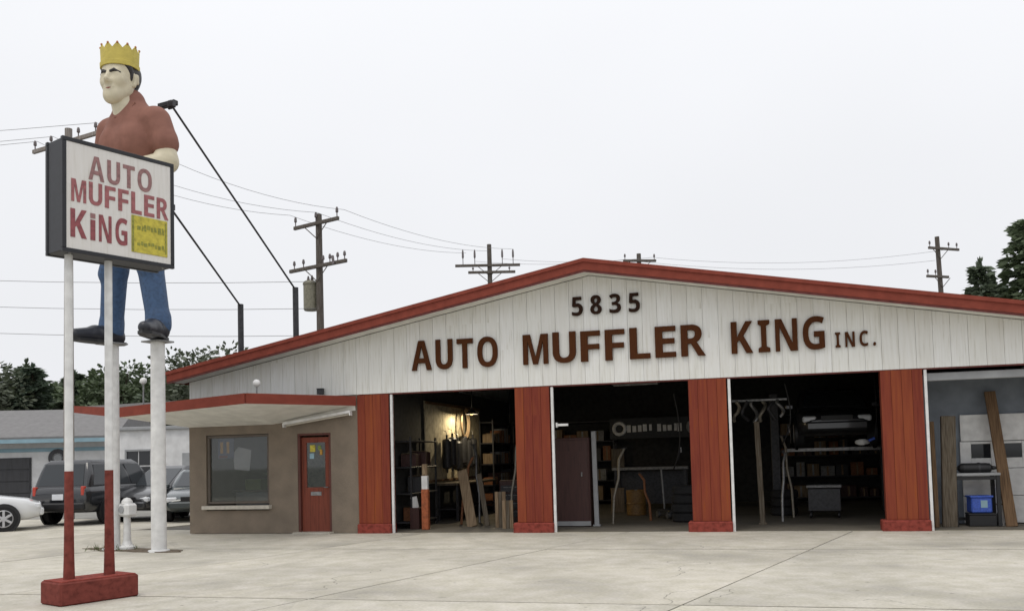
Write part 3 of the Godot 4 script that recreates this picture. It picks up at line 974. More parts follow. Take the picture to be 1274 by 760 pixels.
	part("box", bx(Vector3(0, 0.24, 0), Vector3(0.22, 0.48, 0.2), 0.008), M.brown_cabinet, lf)
	part("leaflet", bx(Vector3(-0.02, 0.60, 0.02), Vector3(0.16, 0.26, 0.01), 0.0, Basis(Vector3.BACK, 0.2)), M.white, lf)
	post_box("leaning_board", "pale wooden board leaning against the bench in the first bay", "board", Vector3(-6.5, 0.01, -1.5), Vector3(-6.85, 1.30, -1.9), 0.24, 0.04, M.timber_tan)
	post_box("plywood_strip", "narrower pale wooden strip leaning beside the wide board", "board", Vector3(-6.2, 0.01, -1.7), Vector3(-6.5, 1.2, -2.1), 0.12, 0.03, M.timber_grey)
	for q in [[-5.75, -1.3, 0.8, "taller tan wooden crate standing near the second pillar"], [-5.5, -1.0, 0.62, "lower tan wooden crate standing closest to the second pillar"]]:
		var c := thing("wooden_crate", q[3], "crate", Vector3(q[0], 0.01, q[1]), 0.15, "tan crates in the first bay")
		part("core", bx(Vector3(0, q[2] / 2, 0), Vector3(0.20, q[2] - 0.02, 0.2)), M.timber, c)
		for k in 3:
			part("plank", bx(Vector3(-0.082 + 0.082 * k, q[2] / 2, 0.108), Vector3(0.076, q[2], 0.016), 0.003), [M.timber_tan, M.timber_grey, M.timber_tan][k], c)
	var tl := thing("tool_chest", "dark tool chest with drawers at the back of the first bay", "tool chest", Vector3(-5.9, 0.01, -3.2), 0.25)
	part("chest", bx(Vector3(0, 0.5, 0), Vector3(0.8, 1.0, 0.5), 0.015), M.brown_cabinet, tl)
	for k in 4:
		var dr := part("drawer", bx(Vector3(0, 0.2 + k * 0.2, 0.256), Vector3(0.74, 0.17, 0.02), 0.004), M.dark_steel, tl)
		part("handle", bx(Vector3(0, 0.24 + k * 0.2, 0.275), Vector3(0.6, 0.018, 0.02), 0.004), M.steel, dr)
	clutter()
	# bay 2
	var cb := thing("storage_locker", "dark red brown locker standing behind the second pillar", "locker", Vector3(-4.1, 0.01, -1.55), 0.0)
	part("cabinet", bx(Vector3(0, 0.98, 0), Vector3(0.78, 1.96, 0.45), 0.012), M.brown_cabinet, cb)
	part("door", bx(Vector3(0, 0.98, 0.235), Vector3(0.72, 1.86, 0.025), 0.006), M.brown_cabinet, cb)
	part("handle", bx(Vector3(0.22, 1.15, 0.26), Vector3(0.03, 0.1, 0.03), 0.005), M.steel, cb)
	part("kick_strip", bx(Vector3(0, 0.07, 0.24), Vector3(0.78, 0.1, 0.03), 0.004), M.far_grey, cb)
	post_box("grey_post", "grey steel post standing right beside the red brown locker", "post", Vector3(-3.60, 0.01, -1.45), Vector3(-3.62, 2.1, -1.45), 0.10, 0.08, M.far_grey, "foot_plate")
	var wb2 := thing("white_bracket", "short white bracket fixed behind the second pillar edge", "bracket", Vector3(-4.17, 2.22, -0.12))
	part("plate", bx(Vector3(0.02, 0, 0), Vector3(0.03, 0.1, 0.1), 0.004), M.white, wb2)
	part("arm", bx(Vector3(0.14, 0.0, 0), Vector3(0.24, 0.05, 0.06), 0.006), M.white, wb2)
	var sg := thing("back_wall_sign", "dark sign with pale rings and faded lettering in the second bay", "sign", Vector3(-3.15, 2.33, -8.9))
	part("board", bx(Vector3(0.05, 0, 0), Vector3(2.7, 0.62, 0.03), 0.006), mat(Color(0.03, 0.033, 0.035), 0.6, tex_blotch, 1.0), sg)
	for x in [-1.0, 1.2]:
		var rp := []
		for i in 25:
			rp.append(Vector3(x + cos(TAU * i / 24.0) * 0.17, sin(TAU * i / 24.0) * 0.17, 0.03))
		part("ring", MB.new().tube(rp, [0.055], 8, false), M.white if x < 0 else M.far_grey, sg)
	var cx := -0.72
	while cx < 0.86:
		var wd := rng.randf_range(0.07, 0.13)
		if absf(cx - 0.05) > 0.08:
			part("mark", bx(Vector3(cx, rng.randf_range(-0.02, 0.02), 0.022), Vector3(wd, rng.randf_range(0.16, 0.24), 0.012), 0.002), M.white, sg)
		cx += wd + 0.045
	var bn := thing("steel_bench", "long bench with a bright steel edge at the back of the second bay", "workbench", Vector3(-3.05, 0.01, -7.2))
	part("bench_top", bx(Vector3(0, 1.15, 0), Vector3(2.1, 0.08, 0.7), 0.01), M.grey_paint, bn)
	for x in [-0.95, 0.95]:
		for z in [-0.28, 0.28]:
			part("leg", bx(Vector3(x, 0.55, z), Vector3(0.07, 1.1, 0.07)), M.dark_steel, bn)
	part("back_panel", bx(Vector3(0, 0.6, -0.3), Vector3(1.8, 0.9, 0.03)), M.dark_steel, bn)
	for q in [[-3.95, 1.20, -7.05, 0.34, 0.5, M.timber_grey, "grey carton on the left end of the steel bench"], [-3.86, 0.01, -6.2, 0.34, 0.62, M.timber_tan, "tan carton on the floor before the steel bench"]]:
		var b := thing("parts_carton", q[6], "carton", Vector3(q[0], q[1], q[2]), 0.2)
		part("carton", bx(Vector3(0, q[4] / 2, 0), Vector3(q[3], q[4], 0.3), 0.008), q[5], b)
		part("lid", bx(Vector3(0, q[4] + 0.012, 0), Vector3(q[3] + 0.02, 0.03, 0.32), 0.004), q[5], b)
	var dr2 := thing("oil_drum", "amber brown oil drum on the floor of the second bay", "drum", Vector3(-3.2, 0.01, -5.0))
	part("drum", MB.new().lathe([Vector2(0, 0), Vector2(0.24, 0), Vector2(0.25, 0.02), Vector2(0.245, 0.28), Vector2(0.255, 0.3), Vector2(0.245, 0.32), Vector2(0.25, 0.62), Vector2(0.24, 0.64), Vector2(0.22, 0.62), Vector2(0, 0.62)], 20), mat(Color(0.28, 0.15, 0.04), 0.5, tex_blotch, 1.5), dr2)
	part("cap", MB.new().lathe([Vector2(0.04, 0.62), Vector2(0.04, 0.65), Vector2(0, 0.65)], 10), M.steel, dr2)
	var js := thing("floor_jack", "dark floor jack with an upright handle in the second bay", "jack", Vector3(-2.2, 0.03, -3.6), 0.5)
	part("chassis", bx(Vector3(0, 0.12, 0), Vector3(0.34, 0.16, 0.8), 0.02), M.dark_steel, js)
	part("handle", MB.new().tube([Vector3(0, 0.16, -0.35), Vector3(0.05, 1.15, -0.6)], [0.022], 8), M.grey_paint, js)
	for x in [-0.19, 0.19]:
		for z in [-0.3, 0.3]:
			part("wheel", MB.new().lathe([Vector2(0, -0.03), Vector2(0.08, -0.03), Vector2(0.08, 0.03), Vector2(0, 0.03)], 14, Transform3D(Basis(Vector3.BACK, PI / 2), Vector3(x, 0.08, z))), M.steel, js)
	# bay 3
	post_box("white_lift_post", "slim white lift post standing in the dark third bay", "post", Vector3(-0.07, 0.01, -1.63), Vector3(-0.12, 2.2, -1.63), 0.11, 0.11, M.timber_grey, "foot_plate")
	var lift := thing("vehicle_lift", "dark vehicle lift with a raised steel runway in the third bay", "vehicle lift", Vector3(1.6, 0.01, -5.6))
	part("runway", bx(Vector3(0, 1.55, 0.7), Vector3(2.2, 0.09, 0.12), 0.01), M.steel, lift)
	part("runway", bx(Vector3(0, 1.55, -0.7), Vector3(2.2, 0.09, 0.12), 0.01), M.dark_steel, lift)
	for x in [-1.3, 1.3]:
		part("column", bx(Vector3(x, 1.5, -0.2), Vector3(0.22, 3.0, 0.28), 0.015), M.dark_steel, lift)
		part("arm", bx(Vector3(x * 0.85, 1.52, 0.2), Vector3(0.12, 0.08, 1.1), 0.01), M.dark_steel, lift)
	car("raised_car", "dark car raised on the lift inside the third bay", "charcoal", "sedan", Vector3(1.65, 1.62, -5.8), 0.0, false)
	var pr := thing("pipe_rack", "tangle of bent exhaust pipes hanging high in the third bay", "pipe rack", Vector3(-0.05, 2.35, -2.6))
	part("bar", bx(Vector3(0, 0.35, 0), Vector3(1.2, 0.05, 0.05), 0.005), M.steel, pr)
	for k in 6:
		var pts := []
		var x0 := -0.5 + 0.19 * k
		var yy := 0.33
		for i in 7:
			pts.append(Vector3(x0 + 0.07 * sin(i * 0.9 + k * 2.1), yy, 0.08 * cos(i * 0.8 + k)))
			yy -= rng.randf_range(0.05, 0.10)
		part("pipe", MB.new().tube(pts, [0.04], 9), [M.muffler, M.dark_steel, M.steel][k % 3], pr)
	var bt := thing("hanging_work_light", "small white and blue hand lamp hanging in the third bay", "lamp", Vector3(2.12, 1.62, -3.0))
	part("shell", MB.new().ball(Vector3(0, 0.08, 0), Vector3(0.16, 0.07, 0.09)), M.white, bt)
	part("grip", MB.new().tube([Vector3(0.12, 0.1, 0), Vector3(0.26, 0.16, 0)], [0.03], 8), M.blue, bt)
	part("cord", MB.new().tube([Vector3(0.25, 0.15, 0), Vector3(0.32, 0.6, 0), Vector3(0.32, 2.4, -0.2)], [0.008], 6), M.black, bt)
	var ch := thing("low_tool_trolley", "low dark tool trolley under the lift in the third bay", "trolley", Vector3(1.3, 0.01, -3.4), -0.1)
	part("tray", bx(Vector3(0, 0.72, 0), Vector3(0.75, 0.06, 0.45), 0.01), M.grey_paint, ch)
	part("cabinet", bx(Vector3(0, 0.42, 0), Vector3(0.7, 0.5, 0.42), 0.01), M.dark_steel, ch)
	for x in [-0.3, 0.3]:
		for z in [-0.18, 0.18]:
			part("castor", MB.new().lathe([Vector2(0, -0.02), Vector2(0.07, -0.02), Vector2(0.07, 0.02), Vector2(0, 0.02)], 12, Transform3D(Basis(Vector3.BACK, PI / 2), Vector3(x, 0.08, z))), M.black, ch)
	# bay 4: a blue-grey partition with a white panelled door, timber and a table before it
	var gp := thing("grey_partition", "blue grey partition wall closing the fourth bay", "partition wall", Vector3(4.65, 0, -1.55))
	part("wall", bx(Vector3(0, 1.52, 0), Vector3(3.4, 3.0, 0.1)), M.bay_grey, gp)
	part("header", bx(Vector3(-0.22, 2.88, 1.40), Vector3(2.84, 0.15, 0.1), 0.01), M.far_grey, gp)
	var wd4 := thing("white_panel_door", "white panelled door with a row of dark windows in the fourth bay", "garage door", Vector3(5.0, 0.01, -1.46))
	for r in 4:
		var y0 := 0.02 + r * 0.54
		var ps := part("panel", MB.new(), M.white, wd4) if false else null
		if r == 2:
			for k in 5:
				part("panel", bx(Vector3(-1.08 + 0.56 * k - 0.02, y0 + 0.265, 0), Vector3(0.2, 0.53, 0.05), 0.005), M.white, wd4)
			for k in 4:
				part("panel", bx(Vector3(-0.82 + 0.56 * k, y0 + 0.10, 0), Vector3(0.355, 0.2, 0.05), 0.005), M.white, wd4)
				part("panel", bx(Vector3(-0.82 + 0.56 * k, y0 + 0.505, 0), Vector3(0.355, 0.045, 0.05), 0.005), M.white, wd4)
				part("pane", bx(Vector3(-0.82 + 0.56 * k, y0 + 0.34, -0.01), Vector3(0.36, 0.29, 0.01)), M.pane_dark, wd4)
		else:
			part("panel", bx(Vector3(0.02, y0 + 0.265, 0), Vector3(2.4, 0.53, 0.05), 0.008), M.white, wd4)
	post_box("timber_post", "weathered grey timber post standing left of the table", "timber", Vector3(3.42, 0.01, -0.75), Vector3(3.48, 2.15, -0.75), 0.26, 0.12, M.timber_grey)
	post_box("narrow_timber", "narrow brown timber standing against the fourth pillar", "timber", Vector3(3.17, 0.01, -0.6), Vector3(3.19, 2.05, -0.8), 0.08, 0.08, M.timber)
	post_box("leaning_plank", "brown wooden plank leaning to the left in the fourth bay", "plank", Vector3(4.50, 0.01, -0.72), Vector3(4.36, 2.62, -1.30), 0.20, 0.06, M.timber)
	var tb := thing("black_table", "black framed table with clutter before the white door", "table", Vector3(3.93, 0.01, -1.0))
	part("table_top", bx(Vector3(0, 1.0, 0), Vector3(0.85, 0.05, 0.55), 0.008), M.far_grey, tb)
	for x in [-0.38, 0.38]:
		for z in [-0.22, 0.22]:
			part("leg", bx(Vector3(x, 0.49, z), Vector3(0.07, 0.97, 0.07), 0.005), M.black, tb)
	part("brace", bx(Vector3(0, 0.93, 0.22), Vector3(0.69, 0.07, 0.04)), M.black, tb)
	part("brace", bx(Vector3(0, 0.12, -0.22), Vector3(0.69, 0.06, 0.04)), M.black, tb)
	var mf := thing("exhaust_muffler", "black exhaust muffler lying on top of the black table", "muffler", Vector3(4.35, 1.125, -1.0))
	part("shell", MB.new().lathe([Vector2(0.0, 0), Vector2(0.03, 0.0), Vector2(0.04, 0.08), Vector2(0.09, 0.12), Vector2(0.10, 0.2), Vector2(0.10, 0.6), Vector2(0.08, 0.66), Vector2(0.03, 0.7), Vector2(0.03, 0.8), Vector2(0, 0.8)], 14, Transform3D(Basis(Vector3.BACK, PI / 2), Vector3.ZERO)), M.black, mf)
	part("strap", MB.new().lathe([Vector2(0.108, 0.3), Vector2(0.108, 0.34)], 14, Transform3D(Basis(Vector3.BACK, PI / 2), Vector3.ZERO)), M.dark_steel, mf)
	var bb := thing("blue_crate", "bright blue plastic crate under the black table", "crate", Vector3(4.0, 0.27, -0.95), 0.1)
	part("tub", bx(Vector3(0, 0.15, 0), Vector3(0.38, 0.3, 0.3), 0.02), M.blue, bb)
	part("rim", bx(Vector3(0, 0.31, 0), Vector3(0.42, 0.04, 0.34), 0.01), M.blue, bb)
	part("label_card", bx(Vector3(0.04, 0.17, 0.153), Vector3(0.12, 0.14, 0.005)), M.far_blue, bb)
	var bk := thing("black_box", "black battery case on the floor under the blue crate", "box", Vector3(4.02, 0.01, -0.95))
	part("case", bx(Vector3(0, 0.11, 0), Vector3(0.5, 0.22, 0.34), 0.015), M.black, bk)
	part("lid", bx(Vector3(0, 0.235, 0), Vector3(0.51, 0.03, 0.35), 0.006), M.black, bk)
	var rl := thing("white_roll", "white roll of sheeting standing by the leaning plank", "roll", Vector3(4.36, 0.01, -0.95))
	part("roll", MB.new().lathe([Vector2(0, 0), Vector2(0.07, 0), Vector2(0.07, 0.75), Vector2(0.03, 0.75), Vector2(0.03, 0.7), Vector2(0, 0.7)], 14), M.white, rl)
	part("tie", MB.new().lathe([Vector2(0.073, 0.4), Vector2(0.073, 0.43)], 14), M.timber_tan, rl)

func tyre_stack(label: String, at: Vector3, n: int, group: String) -> void:
	for k in n:
		var lab := label % ["lowest", "second", "third", "fourth", "topmost"][k if k < n - 1 else 4]
		var t := thing("old_tyre", lab, "tyre", at + Vector3(rng.randf_range(-0.03, 0.03), 0.205 * k, rng.randf_range(-0.03, 0.03)), 0.0, group)
		part("tread", MB.new().lathe([Vector2(0.19, 0.01), Vector2(0.28, 0.0), Vector2(0.32, 0.04), Vector2(0.32, 0.16), Vector2(0.28, 0.2), Vector2(0.19, 0.19), Vector2(0.22, 0.10), Vector2(0.19, 0.01)], 22), M.tyre, t)
		part("bead", MB.new().lathe([Vector2(0.195, 0.02), Vector2(0.185, 0.03), Vector2(0.185, 0.17), Vector2(0.195, 0.18)], 22), M.dark_steel, t)

func bent_pipe(label: String, at: Vector3, h: float, bend: float, m: Material, group: String) -> void:
	var t := thing("exhaust_pipe", label, "exhaust pipe", at, 0.0, group)
	part("pipe", MB.new().tube([Vector3.ZERO, Vector3(bend * 0.1, h * 0.35, -0.1), Vector3(bend * 0.5, h * 0.6, -0.22), Vector3(bend * 0.55, h * 0.85, -0.3), Vector3(bend, h, -0.42)], [0.03], 9), m, t)
	part("flange", bx(Vector3(bend, h, -0.42), Vector3(0.12, 0.02, 0.08), 0.004), M.dark_steel, t)

func rack_of_cartons(called: String, label: String, at: Vector3, turn: float, w: float, rows: int, where: String) -> void:
	var sh := thing(called, label, "rack", at, turn)
	for r in rows + 1:
		part("shelf", bx(Vector3(0, 0.12 + 0.62 * r, 0), Vector3(w, 0.035, 0.45), 0.004), M.dark_steel, sh)
	for x in [-w / 2 + 0.03, w / 2 - 0.03]:
		for z in [-0.2, 0.2]:
			part("upright", bx(Vector3(x, 0.1 + 0.31 * rows, z), Vector3(0.045, 0.62 * rows + 0.2, 0.045), 0.003), M.dark_steel, sh)
	var cols := ["dark grey", "brown", "rusty", "grey", "tan"]
	var ms := [M.far_dark, M.brown_cabinet, M.rust_tube, M.grey_paint, M.timber_tan]
	for r in rows:
		var x := -w / 2 + 0.12
		var k := 0
		while x < w / 2 - 0.35:
			var cw := rng.randf_range(0.22, 0.42)
			var chh := rng.randf_range(0.2, 0.46)
			var q := rng.randi() % 5
			var lab := "%s carton, %s along on the %s shelf, %s" % [cols[q], ["first", "second", "third", "fourth", "fifth", "sixth", "seventh", "eighth", "ninth"][k], ["lowest", "second", "third", "fourth"][r], where]
			var b := thing("parts_carton", lab, "carton", at + Basis(Vector3.UP, turn) * Vector3(x + cw / 2, 0.1385 + 0.62 * r, 0.02), turn + rng.randf_range(-0.08, 0.08), "cartons on " + where)
			part("carton", bx(Vector3(0, chh / 2, 0), Vector3(cw, chh, 0.34), 0.006), ms[q], b)
			part("tape_strip", bx(Vector3(0, chh * 0.5, 0.1725), Vector3(0.05, chh * 0.9, 0.003)), M.timber_tan if q != 4 else M.far_grey, b)
			x += cw + rng.randf_range(0.02, 0.10)
			k += 1

func clutter() -> void:
	rng.seed = 31
	rack_of_cartons("parts_rack", "tall dark parts rack on the back wall of the second bay", Vector3(-5.6, 0.01, -10.3), 0.0, 2.2, 4, "back rack of the second bay")
	rack_of_cartons("parts_rack", "wide dark parts rack on the back wall behind the lift", Vector3(1.9, 0.01, -10.3), 0.0, 3.0, 4, "rack behind the lift")
	rack_of_cartons("parts_rack", "dark parts rack on the side wall deep inside the first bay", Vector3(-7.9, 0.01, -8.6), PI / 2, 2.4, 4, "deep rack of the first bay")
	tyre_stack("%s old tyre in the stack by the third pillar", Vector3(-1.75, 0.01, -2.6), 4, "tyres stacked by the third pillar")
	tyre_stack("%s old tyre in the stack deep in the third bay", Vector3(0.45, 0.01, -4.4), 3, "tyres stacked deep in the third bay")
	tyre_stack("%s old tyre in the stack beside the tool chest", Vector3(-5.0, 0.01, -3.9), 3, "tyres stacked beside the tool chest")
	bent_pipe("rusty bent exhaust pipe leaning left of the pale board", Vector3(-7.0, 0.01, -2.2), 1.6, 0.2, M.rust_tube, "exhaust pipes leaning in the first bay")
	bent_pipe("grey bent exhaust pipe leaning right of the wide pale board", Vector3(-6.7, 0.01, -2.7), 1.9, -0.25, M.steel, "exhaust pipes leaning in the first bay")
	bent_pipe("tall brown exhaust pipe leaning behind the tan crates", Vector3(-5.7, 0.01, -1.9), 2.1, 0.18, M.muffler, "exhaust pipes leaning in the first bay")
	bent_pipe("grey exhaust pipe leaning against the locker's right side", Vector3(-3.35, 0.01, -2.1), 1.7, 0.25, M.muffler, "exhaust pipes leaning in the second bay")
	bent_pipe("short rusty exhaust pipe standing by the floor jack", Vector3(-2.6, 0.01, -3.0), 1.1, -0.3, M.rust_tube, "exhaust pipes leaning in the second bay")
	bent_pipe("pale exhaust pipe standing right of the white lift post", Vector3(0.35, 0.01, -2.4), 1.5, 0.12, M.steel, "exhaust pipes in the third bay")
	bent_pipe("brown exhaust pipe leaning by the lift column", Vector3(0.62, 0.01, -3.6), 1.9, -0.2, M.muffler, "exhaust pipes in the third bay")
	var gc := thing("gas_cylinder", "tall green gas cylinder standing behind the tan crates", "gas cylinder", Vector3(-5.35, 0.01, -2.4))
	part("shell", MB.new().lathe([Vector2(0, 0), Vector2(0.12, 0), Vector2(0.12, 1.15), Vector2(0.09, 1.28), Vector2(0.04, 1.34), Vector2(0.03, 1.42), Vector2(0, 1.42)], 18), mat(Color(0.05, 0.10, 0.06), 0.5, tex_blotch, 1.0), gc)
	part("valve", bx(Vector3(0, 1.45, 0), Vector3(0.05, 0.07, 0.05), 0.008), M.steel, gc)
	var bu := thing("waste_bucket", "pale grey plastic bucket near the second pillar", "bucket", Vector3(-5.25, 0.01, -1.6))
	part("pail", MB.new().lathe([Vector2(0, 0), Vector2(0.13, 0), Vector2(0.16, 0.36), Vector2(0.17, 0.37), Vector2(0.15, 0.36), Vector2(0.12, 0.03), Vector2(0, 0.03)], 18), M.far_grey, bu)
	part("bail", MB.new().tube([Vector3(-0.16, 0.34, 0), Vector3(-0.1, 0.44, 0.05), Vector3(0.1, 0.44, 0.05), Vector3(0.16, 0.34, 0)], [0.006], 6), M.steel, bu)
	for q in [[Vector3(-2.9, 3.45, -3.0), "dead fluorescent fitting hanging at the front of the second bay", 0.0], [Vector3(-3.3, 3.5, -6.4), "dead fluorescent fitting hanging at the back of the second bay", 0.0], [Vector3(0.9, 3.4, -3.4), "dead fluorescent fitting hanging in the third bay", 0.0]]:
		var f := thing("ceiling_fitting", q[1], "light fixture", q[0], q[2], "unlit fittings in the bays")
		part("tray", bx(Vector3.ZERO, Vector3(1.3, 0.06, 0.2), 0.008), M.far_grey, f)
		for z in [-0.05, 0.05]:
			part("lamp_tube", MB.new().tube([Vector3(-0.6, -0.045, z), Vector3(0.6, -0.045, z)], [0.016], 8), M.white, f)
		for x in [-0.5, 0.5]:
			part("hanger", MB.new().tube([Vector3(x, 0.03, 0), Vector3(x, 1.3, 0)], [0.006], 5), M.dark_steel, f)
	for q in [[Vector3(-1.9, 2.9, -2.2), 1.7, "black air line looping down by the third pillar"], [Vector3(0.5, 3.0, -2.0), 1.3, "black air line looping down beside the hanging pipes"], [Vector3(-5.6, 3.0, -2.6), 1.6, "black air line looping down over the tan crates"]]:
		var h := thing("air_line", q[2], "hose", q[0], 0.0, "air lines hanging in the bays")
		var pts := []
		for i in 13:
			var t := i / 12.0
			pts.append(Vector3(sin(t * 7.0) * 0.10, -q[1] * sin(t * PI * 0.75), t * -0.6))
		part("hose", MB.new().tube(pts, [0.015], 7), M.black, h)
		part("coupling", MB.new().tube([pts[-1], pts[-1] + Vector3(0, -0.12, 0)], [0.022], 8), M.steel, h)
	var pt := thing("potted_plant", "small green potted plant on the counter in the office window", "plant", Vector3(-11.05, 0.948, -1.2))
	part("pot", MB.new().lathe([Vector2(0, 0), Vector2(0.08, 0), Vector2(0.11, 0.16), Vector2(0, 0.15)], 16), M.rust_tube, pt)
	var lv := MB.new()
	for i in 140:
		var d := Vector3(rng.randfn(), rng.randf_range(0.1, 1.6), rng.randfn()).normalized()
		leaf(lv, Vector3(0, 0.15, 0) + d * rng.randf_range(0.05, 0.42), d, 0.16, 0.07)
	part("foliage", lv, M.leaf_b, pt)
	rng.seed = 32

# ---------------------------------------------------------------- pole sign
func make_sign() -> void:
	var a := 1.188
	var r := Basis(Vector3.UP, a)          # local x runs along the face, local z faces the street
	var org := Vector3(-7.911, 0, 9.69)
	var s := thing("pole_sign", "white street sign box in a black case on two poles", "sign", org, a)
	var D := 0.39
	var y0 := 4.19
	var w := 1.434
	var h := 1.343
	var cz := -D / 2
	# r's local z: perpendicular to the face, pointing to the viewer
	part("case", bx(Vector3(w / 2, y0 + h / 2, cz), Vector3(w + 0.03, h + 0.03, D - 0.03), 0.012), M.cabinet_black, s)
	for z in [0.0, -D]:
		var sg := 1.0 if z == 0.0 else -1.0
		part("frame", frame_mesh(-0.025, w + 0.025, y0 - 0.025, y0 + h + 0.025, 0.05, z - 0.012 * sg, 0.05), M.cabinet_black, s)
		part("sign_face", bx(Vector3(w / 2, y0 + h / 2, z - 0.004 * sg), Vector3(w - 0.05, h - 0.05, 0.014)), M.sign_face, s)
	for x in [0.1, w - 0.1]:
		part("corner_bolt", MB.new().ball(Vector3(x, y0 - 0.015, -0.06), Vector3.ONE * 0.02, 8), M.steel, s)
	var fz := holder("face_lettering", s, Vector3(0, y0, 0.004))
	word("AUTO", 0.30, 1.14, 0.91, 0.29, 0.006, M.sign_auto, fz, 0.14)
	word("MUFFLER", 0.085, 1.375, 0.60, 0.275, 0.006, M.sign_muffler, fz, 0.13)
	word("K", 0.075, 0.275, 0.165, 0.345, 0.006, M.sign_king, fz)
	word("NG", 0.43, 0.80, 0.165, 0.335, 0.006, M.sign_king, fz, 0.16)
	part("letter", bx(Vector3(0.352, 0.165 + 0.125, 0.003), Vector3(0.06, 0.25, 0.006)), M.sign_king, fz)
	part("letter_dot", bx(Vector3(0.352, 0.465, 0.003), Vector3(0.062, 0.06, 0.006)), M.sign_auto, fz)
	var yp := part("yellow_panel", bx(Vector3(1.107, y0 + 0.345, 0.008), Vector3(0.50, 0.47, 0.012), 0.003), M.yellow, s)
	# the panel's print is too worn to read: two rows of broken strokes and a border
	for row in [[0.44, 0.085], [0.23, 0.05]]:
		var x := 0.93
		while x < 1.28:
			var wd := rng.randf_range(0.02, 0.05)
			part("mark", bx(Vector3(x + wd / 2, y0 + row[0] + rng.randf_range(-0.01, 0.01) - 0.12 * absf(x - 1.1) ** 1.3, 0.0155), Vector3(wd, row[1] * rng.randf_range(0.6, 1.1), 0.003), 0.0, Basis(Vector3.BACK, rng.randf_range(-0.2, 0.2))), M.print_olive, yp)
			x += wd + rng.randf_range(0.008, 0.02)
	part("mark", bx(Vector3(0.872, y0 + 0.345, 0.016), Vector3(0.025, 0.46, 0.004)), M.print_olive, yp)
	part("mark", bx(Vector3(1.33, y0 + 0.345, 0.016), Vector3(0.02, 0.40, 0.004)), M.print_olive, yp)
	# poles: white above, red below, flared foot
	for x in [0.155, 0.66]:
		var p := part("pole", MB.new().tube([Vector3(x, 1.55, cz), Vector3(x, y0 + 0.03, cz)], [0.048, 0.046], 18), M.white_pole, s)
		part("painted_base", MB.new().tube([Vector3(x, 0.26, cz), Vector3(x, 0.55, cz), Vector3(x, 1.0, cz), Vector3(x, 1.56, cz)], [0.066, 0.058, 0.052, 0.05], 18), M.sign_red, p)
	var bl := part("base_block", bx(Vector3(0.42, 0.135, cz), Vector3(0.98, 0.27, 0.48), 0.018), M.sign_red, s)
	part("base_cap", bx(Vector3(0.42, 0.275, cz), Vector3(0.93, 0.014, 0.43), 0.004), M.plinth, bl)

# ---------------------------------------------------------------- statue
func hand_bones(w: Vector3, fwd: Vector3, side: Vector3, down: Vector3) -> Array:
	var b := []
	var palm := w + fwd * 0.22
	b.append([w, palm, 0.11, 0.12, 0.05])
	b.append([w + fwd * 0.14 + side * 0.07, palm + side * 0.08, 0.075, 0.08, 0.04])
	b.append([w + fwd * 0.14 - side * 0.07, palm - side * 0.08, 0.075, 0.08, 0.04])
	var ln := [0.20, 0.235, 0.22, 0.17]
	for k in 4:
		var r := palm + side * (0.12 - 0.08 * k) + fwd * 0.05
		var m: Vector3 = r + fwd * ln[k] * 0.55 + down * 0.04
		b.append([r, m, 0.043, 0.04, 0.02])
		b.append([m, m + fwd * ln[k] * 0.35 + down * 0.11, 0.04, 0.034, 0.02])
	var t0 := w + fwd * 0.1 + side * 0.12
	var t1 := t0 + fwd * 0.14 + side * 0.1
	b.append([t0, t1, 0.055, 0.048, 0.03])
	b.append([t1, t1 + fwd * 0.12 + down * 0.03, 0.048, 0.04, 0.02])
	return b

